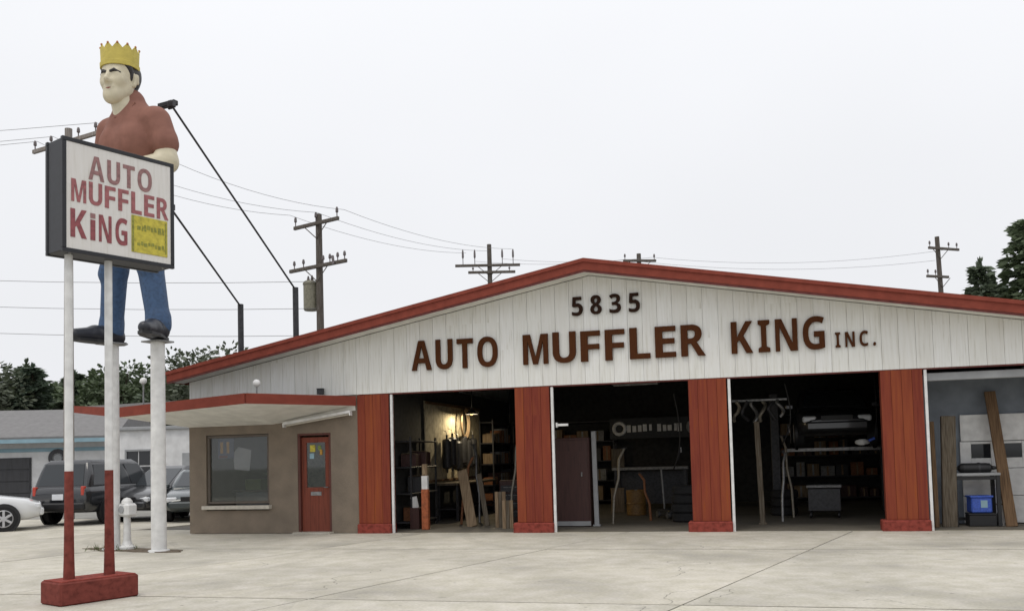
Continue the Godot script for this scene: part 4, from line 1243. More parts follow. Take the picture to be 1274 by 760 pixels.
func make_statue() -> void:
	for q in [[Vector3(-12.20, 0, 3.49), 4.01, "round white steel post under the statue, mostly hidden behind the sign pole"], [Vector3(-10.96, 0, 3.77), 3.95, "round white steel post under the statue, standing closer to the office wall"]]:
		var p := thing("statue_post", q[2], "post", q[0], 0.0, "posts that carry the statue")
		part("pipe", MB.new().tube([Vector3(0, -0.02, 0), Vector3(0, q[1] - 0.03, 0)], [0.14, 0.128], 22), M.white_pole, p)
		part("top_plate", bx(Vector3(0, q[1] - 0.02, 0), Vector3(0.42, 0.03, 0.42), 0.004, Basis(Vector3.UP, -0.2)), M.grey_paint, p)
		part("foot_collar", MB.new().lathe([Vector2(0.20, 0.0), Vector2(0.19, 0.03), Vector2(0.145, 0.04)], 22), M.white_pole, p)
	var s := thing("giant_statue", "giant fibreglass man in a gold crown, maroon shirt and blue jeans", "statue", Vector3(-11.59, 3.98, 3.63), -0.209)
	# trousers, one continuous surface
	var tr := [[Vector3(0, 2.95, 0), Vector3(0, 2.62, 0), 0.46, 0.44, 0.1, 0.72]]
	for sg in [-1.0, 1.0]:
		tr.append([Vector3(0.24 * sg, 2.6, 0), Vector3(0.48 * sg, 1.45, 0.03), 0.30, 0.245, 0.10])
		tr.append([Vector3(0.48 * sg, 1.45, 0.03), Vector3(0.64 * sg, 0.36, -0.02), 0.242, 0.215, 0.08])
		tr.append([Vector3(0.64 * sg, 0.40, -0.02), Vector3(0.645 * sg, 0.27, -0.01), 0.23, 0.242, 0.05])
		tr.append([Vector3(0.42 * sg, 1.56, 0.16), Vector3(0.56 * sg, 1.34, 0.18), 0.14, 0.13, 0.12])
	part("trousers", sdf(tr, 0.036), M.jeans, s)
	part("belt", MB.new().lathe([Vector2(0.47, 2.98), Vector2(0.495, 2.99), Vector2(0.495, 3.09), Vector2(0.47, 3.1)], 28, Transform3D(Basis.from_scale(Vector3(1, 1, 0.73)), Vector3.ZERO)), M.boot, s)
	# shirt
	var sh := [[Vector3(0, 3.1, 0), Vector3(0, 3.75, 0.03), 0.46, 0.60, 0.12, 0.70], [Vector3(0, 3.75, 0.03), Vector3(0, 4.02, 0.0), 0.60, 0.50, 0.14, 0.66],
		[Vector3(-0.42, 4.22, -0.02), Vector3(0.42, 4.22, -0.02), 0.26, 0.26, 0.16], [Vector3(0, 4.32, -0.03), Vector3(0, 4.66, 0.04), 0.42, 0.27, 0.2]]
	for sg in [-1.0, 1.0]:
		sh.append([Vector3(0.26 * sg, 3.86, 0.22), Vector3(0.24 * sg, 3.72, 0.24), 0.24, 0.22, 0.2])
		sh.append([Vector3(0.60 * sg, 4.20, -0.02), Vector3(0.79 * sg, 3.80, -0.05), 0.29, 0.25, 0.08])
		sh.append([Vector3(0.785 * sg, 3.82, -0.05), Vector3(0.80 * sg, 3.74, -0.05), 0.255, 0.265, 0.03])
	var shirt := part("shirt", sdf(sh, 0.034), M.shirt, s)
	# open collar
	for sg in [-1.0, 1.0]:
		part("collar_flap", MB.new().prism(PackedVector2Array([Vector2(0, 0), Vector2(0.26, 0.20), Vector2(0.30, 0.34), Vector2(0.12, 0.30)]), 0.0, 0.03, Transform3D(Basis(Vector3(sg, 0.0, -0.25 * 1.0).normalized(), Vector3(0.0, 0.9, -0.42).normalized(), Vector3(0.12 * sg, 0.42, 0.9).normalized()), Vector3(0.01 * sg, 4.24, 0.40))), M.shirt, shirt)
	# skin: neck and arms
	var sk := [[Vector3(0, 4.30, 0.08), Vector3(-0.06, 4.85, 0.25), 0.25, 0.22, 0.08], [Vector3(0, 4.30, 0.24), Vector3(0, 4.50, 0.24), 0.15, 0.15, 0.1]]
	for sg in [-1.0, 1.0]:
		sk.append([Vector3(0.80 * sg, 3.80, -0.05), Vector3(0.85 * sg, 3.38, -0.06), 0.205, 0.195, 0.06])
		sk.append([Vector3(0.85 * sg, 3.38, -0.06), Vector3(0.52 * sg, 3.10, 0.70), 0.205, 0.13, 0.09])
	part("arms", sdf(sk, 0.034), M.skin, s)
	for sg in [-1.0, 1.0]:
		var fwd := Vector3(-0.30 * sg, 0.02, 0.95).normalized()
		var sd: Vector3 = fwd.cross(Vector3.UP).normalized() * sg
		part("hand", sdf(hand_bones(Vector3(0.52 * sg, 3.10, 0.70), fwd, sd, Vector3.DOWN), 0.021), M.skin, s)
	# boots
	for sg in [-1.0, 1.0]:
		var c := Vector3(0.645 * sg, 0.0, 0.0)
		var f := Vector3(0.62 if sg > 0 else 0.0, 0, 1.0).normalized()
		var bt := [[c + Vector3(0, 0.32, -0.02), c + Vector3(0, 0.2, 0), 0.22, 0.22, 0.08], [c - f * 0.14 + Vector3(0, 0.15, 0), c + f * 0.35 + Vector3(0, 0.17, 0), 0.16, 0.17, 0.08],
			[c + f * 0.35 + Vector3(0, 0.15, 0), c + f * 0.80 + Vector3(0, 0.115, 0), 0.165, 0.115, 0.07]]
		var boot := part("boot", sdf(bt, 0.03), M.boot, s)
		var sole := PackedVector2Array()
		for q in [[-0.32, 0.0], [-0.27, 0.13], [0.1, 0.16], [0.45, 0.185], [0.78, 0.13], [0.93, 0.0], [0.78, -0.13], [0.45, -0.185], [0.1, -0.16], [-0.27, -0.13]]:
			sole.append(Vector2(q[1], -q[0]))
		part("sole", MB.new().prism(sole, 0.0, 0.055, Transform3D(Basis(Vector3(f.z, 0, -f.x), Vector3(-f.x, 0, -f.z), Vector3.UP), c)), M.black, boot)
	# head, turned a little further from the camera
	var hd := holder("head", s, Vector3(-0.07, -0.07, 0.235), Basis(Vector3.UP, 0.22) * Basis.from_scale(Vector3(0.84, 1, 0.84)))
	var hb := [[Vector3(0, 5.22, -0.04), Vector3(0, 5.30, -0.02), 0.385, 0.37, 0.1], [Vector3(0, 5.02, 0.08), Vector3(0, 5.20, 0.06), 0.31, 0.34, 0.1],
		[Vector3(0, 4.86, 0.13), Vector3(0, 4.98, 0.12), 0.245, 0.29, 0.1], [Vector3(-0.06, 4.745, 0.27), Vector3(0.06, 4.745, 0.27), 0.12, 0.12, 0.1],
		[Vector3(-0.22, 4.88, 0.04), Vector3(-0.10, 4.76, 0.24), 0.12, 0.11, 0.1], [Vector3(0.22, 4.88, 0.04), Vector3(0.10, 4.76, 0.24), 0.12, 0.11, 0.1],
		[Vector3(-0.17, 5.17, 0.31), Vector3(0.17, 5.17, 0.31), 0.07, 0.07, 0.06], [Vector3(0, 5.17, 0.37), Vector3(0, 5.01, 0.475), 0.042, 0.062, 0.05],
		[Vector3(-0.06, 4.99, 0.41), Vector3(0.06, 4.99, 0.41), 0.048, 0.048, 0.04], [Vector3(-0.20, 5.04, 0.26), Vector3(-0.18, 5.02, 0.27), 0.10, 0.10, 0.09],
		[Vector3(0.20, 5.04, 0.26), Vector3(0.18, 5.02, 0.27), 0.10, 0.10, 0.09], [Vector3(-0.09, 4.885, 0.36), Vector3(0.09, 4.885, 0.36), 0.045, 0.045, 0.03], [Vector3(-0.07, 4.825, 0.35), Vector3(0.07, 4.825, 0.35), 0.042, 0.042, 0.02]]
	for sg in [-1.0, 1.0]:
		hb.append([Vector3(0.385 * sg, 5.14, -0.04), Vector3(0.375 * sg, 4.98, 0.0), 0.055, 0.045, 0.03])
		hb.append([Vector3(0.40 * sg, 5.17, -0.07), Vector3(0.40 * sg, 5.05, -0.08), 0.045, 0.04, 0.03])
	part("face", sdf(hb, 0.017), M.skin, hd)
	var hr := [[Vector3(0, 5.26, -0.10), Vector3(0, 5.32, -0.08), 0.40, 0.385, 0.08], [Vector3(0, 4.98, -0.13), Vector3(0, 5.15, -0.10), 0.27, 0.35, 0.1]]
	for sg in [-1.0, 1.0]:
		hr.append([Vector3(0.345 * sg, 5.30, 0.10), Vector3(0.355 * sg, 5.08, 0.075), 0.06, 0.03, 0.05])
		hr.append([Vector3(0.30 * sg, 5.34, 0.17), Vector3(0.34 * sg, 5.24, 0.10), 0.07, 0.05, 0.05])
	part("hair", sdf(hr, 0.022), M.hair, hd)
	for sg in [-1.0, 1.0]:
		var ey := part("eye", MB.new().ball(Vector3(0.135 * sg, 5.09, 0.35), Vector3(0.062, 0.034, 0.03)), M.eye, hd)
		part("pupil", MB.new().ball(Vector3(0.135 * sg, 5.09, 0.377), Vector3(0.026, 0.03, 0.008)), M.hair, ey)
		part("eyebrow", MB.new().tube([Vector3(0.045 * sg, 5.165, 0.405), Vector3(0.14 * sg, 5.195, 0.395), Vector3(0.26 * sg, 5.15, 0.315)], [0.030, 0.036, 0.02], 8), M.hair, hd)
	part("mouth", MB.new().tube([Vector3(-0.11, 4.865, 0.385), Vector3(0, 4.853, 0.41), Vector3(0.11, 4.865, 0.385)], [0.008, 0.014, 0.008], 6), mat(Color(0.30, 0.10, 0.08), 0.5), hd)
	# crown: a flared band whose top edge rises in points
	var cr := MB.new()
	var N := 72
	for i in N:
		var q := []
		for e in [i, i + 1]:
			var a: float = TAU * e / N
			var ph := fposmod(e * 12.0 / N, 1.0)
			var top := 5.64 + 0.11 * absf(ph - 0.5) * 2.0
			var dirv := Vector3(sin(a), 0, cos(a))
			q.append([dirv, top])
		for rr in [[0.405, 0.42, 1.0], [0.385, 0.40, -1.0]]:
			cr.quad(q[0][0] * rr[0] + Vector3.UP * 5.32, q[1][0] * rr[0] + Vector3.UP * 5.32, q[1][0] * rr[1] + Vector3.UP * q[1][1], q[0][0] * rr[1] + Vector3.UP * q[0][1], q[0][0] * rr[2])
		cr.quad(q[0][0] * 0.42 + Vector3.UP * q[0][1], q[1][0] * 0.42 + Vector3.UP * q[1][1], q[1][0] * 0.40 + Vector3.UP * q[1][1], q[0][0] * 0.40 + Vector3.UP * q[0][1], Vector3.UP)
		cr.quad(q[0][0] * 0.405 + Vector3.UP * 5.32, q[1][0] * 0.405 + Vector3.UP * 5.32, q[1][0] * 0.385 + Vector3.UP * 5.32, q[0][0] * 0.385 + Vector3.UP * 5.32, Vector3.DOWN)
	var crown := part("crown", cr, M.gold, hd)
	part("crown_band", MB.new().lathe([Vector2(0.408, 5.315), Vector2(0.424, 5.32), Vector2(0.43, 5.40), Vector2(0.416, 5.41)], 48), M.gold, crown)
	for i in 12:
		var a := TAU * i / 12.0
		part("jewel", MB.new().ball(Vector3(sin(a) * 0.415, 5.73, cos(a) * 0.415), Vector3.ONE * 0.026, 8), M.jewel, crown)
	# brace rods to the roof
	for q in [[Vector3(-11.06, 8.72, 3.15), Vector3(-10.63, 5.70, -1.0), "upper", "steel brace rod running from the statue's shoulder down to the roof", "short dark steel post on the roof holding the upper brace rod"], [Vector3(-11.02, 6.62, 3.25), Vector3(-12.11, 5.40, -1.0), "lower", "steel brace rod running from the statue's hip down to the roof", "short dark steel post on the roof nearest the eave, holding the lower rod"]]:
		var rd := thing("brace_rod", q[3], "brace rod", q[0], 0.0, "rods that brace the statue")
		part("rod", MB.new().tube([Vector3.ZERO, q[1] - q[0]], [0.022], 8), M.dark_steel, rd)
		part("clamp", bx(Vector3(0, 0.02, 0), Vector3(0.14, 0.12, 0.10), 0.01), M.dark_steel, rd)
		var ry := roof_y(q[1].x) - 0.05
		var pt := thing("roof_post", q[4], "post", Vector3(q[1].x, ry, q[1].z), 0.0, "brace posts on the roof")
		part("post", MB.new().tube([Vector3.ZERO, Vector3(0, q[1].y - ry + 0.05, 0)], [0.07], 14), M.dark_steel, pt)
		part("flange", bx(Vector3(0, 0.04, 0), Vector3(0.3, 0.02, 0.3), 0.003, Basis(Vector3.BACK, 0.18)), M.dark_steel, pt)
	var br := thing("shoulder_bracket", "black steel bracket behind the statue's shoulder holding the rod", "bracket", Vector3(-11.28, 8.80, 3.02), -0.2)
	part("bar", bx(Vector3(0.05, 0, 0), Vector3(0.46, 0.10, 0.12), 0.012), M.black, br)
	part("eye_plate", bx(Vector3(0.2, -0.06, 0.08), Vector3(0.10, 0.18, 0.05), 0.01), M.black, br)

func make_air_post() -> void:
	var s := thing("air_pump", "white pedestal air pump with a domed head between the statue posts", "air pump", Vector3(-11.94, 0, 3.40), -0.3)
	part("base", MB.new().lathe([Vector2(0, 0), Vector2(0.15, 0), Vector2(0.15, 0.05), Vector2(0.10, 0.09), Vector2(0.075, 0.16)], 20), M.white_pole, s)
	part("column", MB.new().lathe([Vector2(0.075, 0.15), Vector2(0.065, 0.40), Vector2(0.065, 0.64)], 20), M.white_pole, s)
	part("head", bx(Vector3(0, 0.76, 0), Vector3(0.34, 0.25, 0.24), 0.04), M.white_pole, s)
	part("dome", MB.new().lathe([Vector2(0.11, 0.87), Vector2(0.10, 0.93), Vector2(0.06, 0.98), Vector2(0, 1.0)], 18), M.white_pole, s)
	part("dial", MB.new().lathe([Vector2(0, 0.12), Vector2(0.07, 0.12), Vector2(0.075, 0.135), Vector2(0.0, 0.137)], 16, Transform3D(Basis(Vector3.RIGHT, PI / 2), Vector3(0, 0.77, 0))), M.far_grey, s)
	part("hose", MB.new().tube([Vector3(-0.16, 0.72, 0.02), Vector3(-0.24, 0.55, 0.04), Vector3(-0.2, 0.3, 0.06), Vector3(-0.12, 0.45, 0.08)], [0.014], 8), M.far_grey, s)

# ---------------------------------------------------------------- vehicles
func lerp2(a: Vector3, b: Vector3, c: Vector3, d: Vector3, u: float, w: float) -> Vector3:
	return a.lerp(b, u).lerp(d.lerp(c, u), w)

func pane_on(a: Vector3, b: Vector3, c: Vector3, d: Vector3, u0: float, u1: float, w0: float, w1: float, out: Vector3) -> MB:
	var nn := (c - a).cross(d - b).normalized()
	if nn.dot(out) < 0:
		nn = -nn
	var m := MB.new()
	var p := []
	for q in [[u0, w0], [u1, w0], [u1, w1], [u0, w1]]:
		p.append(lerp2(a, b, c, d, q[0], q[1]))
	var e := nn * 0.012
	m.quad(p[0] + e, p[1] + e, p[2] + e, p[3] + e, nn)
	for i in 4:
		var j := (i + 1) % 4
		m.quad(p[i] - e, p[j] - e, p[j] + e, p[i] + e, (p[i] + p[j]) / 2 - (p[0] + p[2]) / 2)
	return m

# front of the car is +z; at: the ground point under its middle
func car(called: String, label: String, paint: String, kind: String, at: Vector3, turn: float, wheels_down := true) -> Node3D:
	var s := thing(called, label, "car", at, turn)
	var P: Material = M["car_" + paint]
	var st := []
	var gh := []
	var W := 0.9
	var wr := 0.33
	var za := [-1.35, 1.38]
	if kind == "suv":
		W = 0.95
		wr = 0.37
		za = [-1.42, 1.45]
		st = [[-2.38, 0.52, 0.86, 0.84], [-2.36, 0.42, 1.02, 0.92], [-2.2, 0.36, 1.08, 0.97], [-1.0, 0.32, 1.10, 1.0], [0.4, 0.32, 1.08, 1.0], [1.0, 0.32, 1.07, 0.99], [1.8, 0.36, 1.0, 0.96], [2.2, 0.42, 0.90, 0.88], [2.34, 0.50, 0.78, 0.78]]
		gh = [-2.28, -2.02, 0.35, 1.02, 1.07, 1.78]
	elif kind == "sedan":
		st = [[-2.25, 0.45, 0.75, 0.80], [-2.2, 0.36, 0.93, 0.9], [-1.7, 0.28, 0.98, 0.97], [-0.8, 0.24, 0.97, 1.0], [0.5, 0.24, 0.94, 1.0], [1.2, 0.25, 0.90, 0.99], [1.9, 0.28, 0.80, 0.94], [2.18, 0.34, 0.70, 0.82], [2.26, 0.42, 0.60, 0.7]]
		gh = [-1.72, -0.95, 0.28, 1.12, 0.95, 1.42]
	else:
		st = [[-2.1, 0.45, 0.8, 0.80], [-2.06, 0.36, 0.98, 0.9], [-1.5, 0.28, 1.02, 0.98], [-0.5, 0.26, 1.0, 1.0], [0.6, 0.26, 0.98, 1.0], [1.2, 0.28, 0.96, 0.99], [1.7, 0.32, 0.86, 0.94], [1.98, 0.38, 0.76, 0.82], [2.06, 0.45, 0.64, 0.7]]
		gh = [-2.0, -1.6, 0.2, 1.1, 0.98, 1.55]
	var rings := []
	for q in st:
		var w: float = W * q[3]
		var y0: float = q[1]
		var y1: float = q[2]
		var half := [Vector2(w * 0.80, y0), Vector2(w * 0.95, y0 + 0.05), Vector2(w, lerpf(y0, y1, 0.4)), Vector2(w * 0.985, lerpf(y0, y1, 0.72)), Vector2(w * 0.94, y1 - 0.03), Vector2(w * 0.86, y1), Vector2(w * 0.4, y1 + 0.025)]
		var ring := []
		for p in half:
			ring.append(Vector3(p.x, p.y, q[0]))
		for i in range(half.size() - 1, -1, -1):
			ring.append(Vector3(-half[i].x, half[i].y, q[0]))
		rings.append(ring)
	var body := part("body", MB.new().loft(rings), P, s)
	var b0 := W * 0.90
	var r0 := W * 0.74
	var yb: float = gh[4]
	var yr: float = gh[5]
	var gr := []
	for e in [[0.0, -0.12], [0.0, 0.0], [0.5, 0.0], [0.9, 0.0], [1.0, 0.035]]:
		var t: float = e[0]
		var zr: float = lerpf(gh[0], gh[1], t)
		var zf: float = lerpf(gh[3], gh[2], t)
		var x: float = lerpf(b0, r0, t * t * 0.6 + t * 0.4)
		var ins := 0.0
		if e[1] > 0:
			x *= 0.9
			zr += 0.12
			zf -= 0.12
		var y: float = lerpf(yb, yr, t) + e[1]
		var c := 0.10
		gr.append([Vector3(x, y, zr + c), Vector3(x, y, zf - c), Vector3(x - c, y, zf), Vector3(-x + c, y, zf), Vector3(-x, y, zf - c), Vector3(-x, y, zr + c), Vector3(-x + c, y, zr), Vector3(x - c, y, zr)])
	part("cabin", MB.new().loft(gr), P, s)
	# glass, standing just proud of the cabin
	for sg in [-1.0, 1.0]:
		var a := Vector3(b0 * sg, yb, gh[0] + 0.1)
		var b := Vector3(b0 * sg, yb, gh[3] - 0.1)
		var c := Vector3(r0 * 1.03 * sg, yr, gh[2] - 0.05)
		var d := Vector3(r0 * 1.03 * sg, yr, gh[1] + 0.05)
		var cuts := [[0.04, 0.30], [0.33, 0.62], [0.65, 0.95]] if kind == "suv" else [[0.08, 0.47], [0.50, 0.93]]
		for k in cuts:
			part("side_window", pane_on(a, b, c, d, k[0], k[1], 0.06, 0.86, Vector3(sg, 0.2, 0)), M.car_glass, s)
	part("windshield", pane_on(Vector3(-b0, yb, gh[3]), Vector3(b0, yb, gh[3]), Vector3(r0, yr, gh[2]), Vector3(-r0, yr, gh[2]), 0.08, 0.92, 0.05, 0.90, Vector3(0, 0.3, 1)), M.car_glass, s)
	part("rear_window", pane_on(Vector3(-b0, yb, gh[0]), Vector3(b0, yb, gh[0]), Vector3(r0, yr, gh[1]), Vector3(-r0, yr, gh[1]), 0.09, 0.91, 0.06, 0.88, Vector3(0, 0.3, -1)), M.car_glass, s)
	# wheels
	for z in za:
		for sg in [-1.0, 1.0]:
			var xw := W - 0.10
			var tf := Transform3D(Basis(Vector3.BACK, -PI / 2 * sg), Vector3(xw * sg, wr, z))
			var wh := holder("wheel", s)
			part("arch", MB.new().lathe([Vector2(wr * 1.18, 0.05), Vector2(wr * 1.18, 0.108), Vector2(0, 0.108)], 24, tf), M.black, body)
			part("tyre", MB.new().lathe([Vector2(wr * 0.66, -0.1), Vector2(wr * 0.95, -0.1), Vector2(wr, -0.06), Vector2(wr, 0.09), Vector2(wr * 0.95, 0.125), Vector2(wr * 0.68, 0.128)], 26, tf), M.tyre, wh)
			var rimm := MB.new().lathe([Vector2(wr * 0.70, 0.122), Vector2(wr * 0.64, 0.135), Vector2(wr * 0.60, 0.115)], 26, tf)
			for k in 6:
				var a := TAU * k / 6.0
				rimm.box(tf * Vector3(cos(a) * wr * 0.34, 0.122, sin(a) * wr * 0.34), Vector3(0.02, wr * 0.62, 0.06), 0.004, tf.basis * Basis(Vector3(0, 1, 0), Vector3(cos(a), 0, sin(a)), Vector3(0, 1, 0).cross(Vector3(cos(a), 0, sin(a)))))
			rimm.lathe([Vector2(0.07, 0.10), Vector2(0.06, 0.14), Vector2(0, 0.142)], 12, tf)
			part("rim", rimm, M.rim, wh)
	# lights, bumpers, plates, mirrors
	var zb: float = st[0][0]
	var zt: float = st[-1][0]
	for sg in [-1.0, 1.0]:
		var yl: float = 1.02 if kind == "suv" else 0.80
		if kind == "suv":
			part("tail_light", bx(Vector3(0.735 * sg, yl - 0.06, zb + 0.055), Vector3(0.11, 0.26, 0.12), 0.02), M.lamp_red, s)
		else:
			part("tail_light", bx(Vector3(0.66 * sg, yl, zb + 0.05), Vector3(0.28, 0.14, 0.12), 0.02), M.lamp_red, s)
		part("headlight", bx(Vector3(0.60 * sg, (0.80 if kind == "suv" else 0.64), zt - 0.10), Vector3(0.30, 0.14, 0.16), 0.03), M.lamp_clear, s)
		part("wing_mirror", bx(Vector3((W + 0.09) * sg, yb + 0.05, gh[3] - 0.35), Vector3(0.2, 0.13, 0.1), 0.03), P, s)
		part("door_handle", bx(Vector3((W * 0.995 + 0.008) * sg, yb - 0.16, -0.25), Vector3(0.025, 0.03, 0.18), 0.008), M.dark_steel, s)
	part("rear_bumper", bx(Vector3(0, 0.54, zb + 0.02), Vector3(W * 1.72, 0.20, 0.16), 0.04), M.black if kind == "suv" else P, s)
	part("front_bumper", bx(Vector3(0, 0.48, zt - 0.02), Vector3(W * 1.5, 0.20, 0.14), 0.04), M.black if kind == "suv" else P, s)
	part("number_plate", bx(Vector3(0, 0.80 if kind == "suv" else 0.62, zb - 0.015), Vector3(0.34, 0.16, 0.02), 0.004), M.lamp_clear, s)
	part("grille", bx(Vector3(0, 0.66, zt + 0.0), Vector3(0.7, 0.12, 0.03), 0.008), M.black, s)
	return s

func make_cars() -> void:
	car("parked_suv", "black sport utility vehicle parked with its rear towards the forecourt", "black", "suv", Vector3(-19.05, 0, -4.95), PI + 0.10)
	car("parked_car", "white sedan parked at the left edge beside the black vehicle", "white", "sedan", Vector3(-20.6, 0, -0.6), 2.31)
	car("parked_car", "charcoal hatchback parked behind the statue posts beside the black vehicle", "charcoal", "hatch", Vector3(-17.6, 0, -6.0), -0.05)
	car("parked_car", "dark teal sedan parked against the white building behind the office corner", "teal", "sedan", Vector3(-16.25, 0, -5.7), 0.45)

# ---------------------------------------------------------------- background buildings
func far_house() -> void:
	var s := thing("low_shop", "long low white shop with a grey roof and pale blue eaves", "building", Vector3(-38.2, 0, -15.5), 0.42)
	part("wall", bx(Vector3(0, 1.4, 0), Vector3(19, 2.8, 7)), M.far_white, s)
	var rf := part("roof", MB.new().prism(PackedVector2Array([Vector2(4.2, 2.84), Vector2(4.2, 2.98), Vector2(0.6, 4.35), Vector2(-0.6, 4.35), Vector2(-4.2, 2.98), Vector2(-4.2, 2.84)]), -10.0, 10.0, Transform3D(Basis(Vector3.UP, -PI / 2), Vector3.ZERO)), M.roof_grey, s)
	part("eave_board", bx(Vector3(0, 2.80, 4.24), Vector3(20.1, 0.17, 0.06)), M.far_blue, rf)
	part("wall_band", bx(Vector3(0, 2.42, 3.53), Vector3(19, 0.16, 0.05)), M.far_blue, s)
	for x in [0.3, 4.7]:
		var d := part("door", bx(Vector3(x, 1.05, 3.52), Vector3(3.2, 2.1, 0.06)), M.far_dark, s)
		for k in 4:
			part("panel", bx(Vector3(x, 0.27 + 0.52 * k, 3.565), Vector3(3.1, 0.46, 0.03), 0.01), M.far_dark, d)
	var tw := part("wall_vent", MB.new().lathe([Vector2(0.36, 0.0), Vector2(0.40, 0.06), Vector2(0.22, 0.08)], 24, Transform3D(Basis(Vector3.RIGHT, PI / 2), Vector3(7.4, 2.05, 3.51))), M.far_dark, s)
	part("vent_cap", MB.new().lathe([Vector2(0.2, 0.03), Vector2(0.15, 0.07), Vector2(0, 0.08)], 20, Transform3D(Basis(Vector3.RIGHT, PI / 2), Vector3(7.4, 2.05, 3.51))), M.far_grey, tw)
	for x in [-3.4, -6.4]:
		var w := part("window", frame_mesh(x - 0.7, x + 0.7, 1.0, 2.1, 0.07, 3.53, 0.08), M.far_grey, s)
		part("pane", bx(Vector3(x, 1.55, 3.515), Vector3(1.28, 0.98, 0.02)), M.pane_dark, w)
	var b := thing("white_garage", "bright white flat roofed building with a grey shutter and gridded window", "building", Vector3(-22.4, 0, -15.5), 0.15)
	part("wall", bx(Vector3(0.4, 1.55, -2), Vector3(9.0, 3.1, 5)), M.far_white, b)
	part("roof", bx(Vector3(0.4, 3.17, -2), Vector3(9.3, 0.14, 5.3), 0.02), M.far_grey, b)
	var sh := part("shutter", bx(Vector3(2.6, 1.15, 0.52), Vector3(2.4, 2.1, 0.05)), M.far_grey, b)
	for k in 7:
		part("slat", bx(Vector3(2.6, 0.28 + 0.29 * k, 0.555), Vector3(2.3, 0.27, 0.03), 0.008), M.far_grey, sh)
	var wi := part("window", frame_mesh(-3.6, -1.9, 0.9, 2.3, 0.08, 0.53, 0.08), M.far_grey, b)
	for k in 3:
		for j in 2:
			part("pane", bx(Vector3(-3.28 + 0.53 * k, 1.27 + 0.66 * j, 0.51), Vector3(0.48, 0.6, 0.02)), M.pane_dark, wi)
	part("door", bx(Vector3(-0.6, 1.05, 0.53), Vector3(0.95, 2.1, 0.05), 0.01), M.far_grey, b)

# ---------------------------------------------------------------- utility poles and wires
func utility_pole(label: String, at: Vector3, h: float, turn: float, lean: float, arms: Array, tank := false, wm: Material = null) -> Node3D:
	if wm == null:
		wm = M.wood_pole
	var s := thing("utility_pole", label, "utility pole", at, turn, "utility poles")
	s.rotation.z = lean
	part("shaft", MB.new().tube([Vector3(0, -0.3, 0), Vector3(0, h, 0)], [0.17, 0.115], 14), wm, s)
	for a in arms:   # [height, half length left, half length right, insulator xs, post height]
		var c := part("crossarm", bx(Vector3((a[2] - a[1]) / 2, a[0], 0.14), Vector3(a[1] + a[2], 0.13, 0.10), 0.012), wm, s)
		for x in a[3]:
			part("insulator", MB.new().lathe([Vector2(0.02, 0), Vector2(0.02, a[4] * 0.4), Vector2(0.055, a[4] * 0.5), Vector2(0.05, a[4] * 0.8), Vector2(0.03, a[4]), Vector2(0, a[4])], 10, Transform3D(Basis(), Vector3(x, a[0] + 0.06, 0.14))), M.insulator, c)
		for sg in [-1.0, 1.0]:
			part("brace", MB.new().tube([Vector3(0, a[0] - 0.55, 0.13), Vector3(sg * 0.6, a[0] - 0.05, 0.16)], [0.018], 6), wm, c)
	if tank:
		var t := part("transformer", MB.new().lathe([Vector2(0, 0), Vector2(0.24, 0.0), Vector2(0.27, 0.05), Vector2(0.27, 0.95), Vector2(0.29, 0.97), Vector2(0.29, 1.02), Vector2(0.22, 1.10), Vector2(0, 1.14)], 20, Transform3D(Basis(), Vector3(-0.43, h - 3.55, 0.05))), M.transformer, s)
		for x in [-0.55, -0.35]:
			part("bushing", MB.new().lathe([Vector2(0.05, 0), Vector2(0.06, 0.06), Vector2(0.03, 0.2), Vector2(0, 0.22)], 8, Transform3D(Basis(), Vector3(x, h - 2.45, 0.05))), M.insulator, t)
		part("cutout", MB.new().tube([Vector3(0.9, h - 1.72, 0.2), Vector3(1.0, h - 2.05, 0.25)], [0.05], 8), M.insulator, s)
	return s

func wire(label: String, a: Vector3, b: Vector3, sag: float, r := 0.008) -> void:
	var pts := []
	for i in 15:
		var t := i / 14.0
		pts.append(a.lerp(b, t) - Vector3.UP * sag * 4.0 * t * (1.0 - t))
	var o := part("overhead_wire", MB.new().tube(pts, [r], 5, false), M.wire)
	tag(o, label, "wire", "overhead wires")

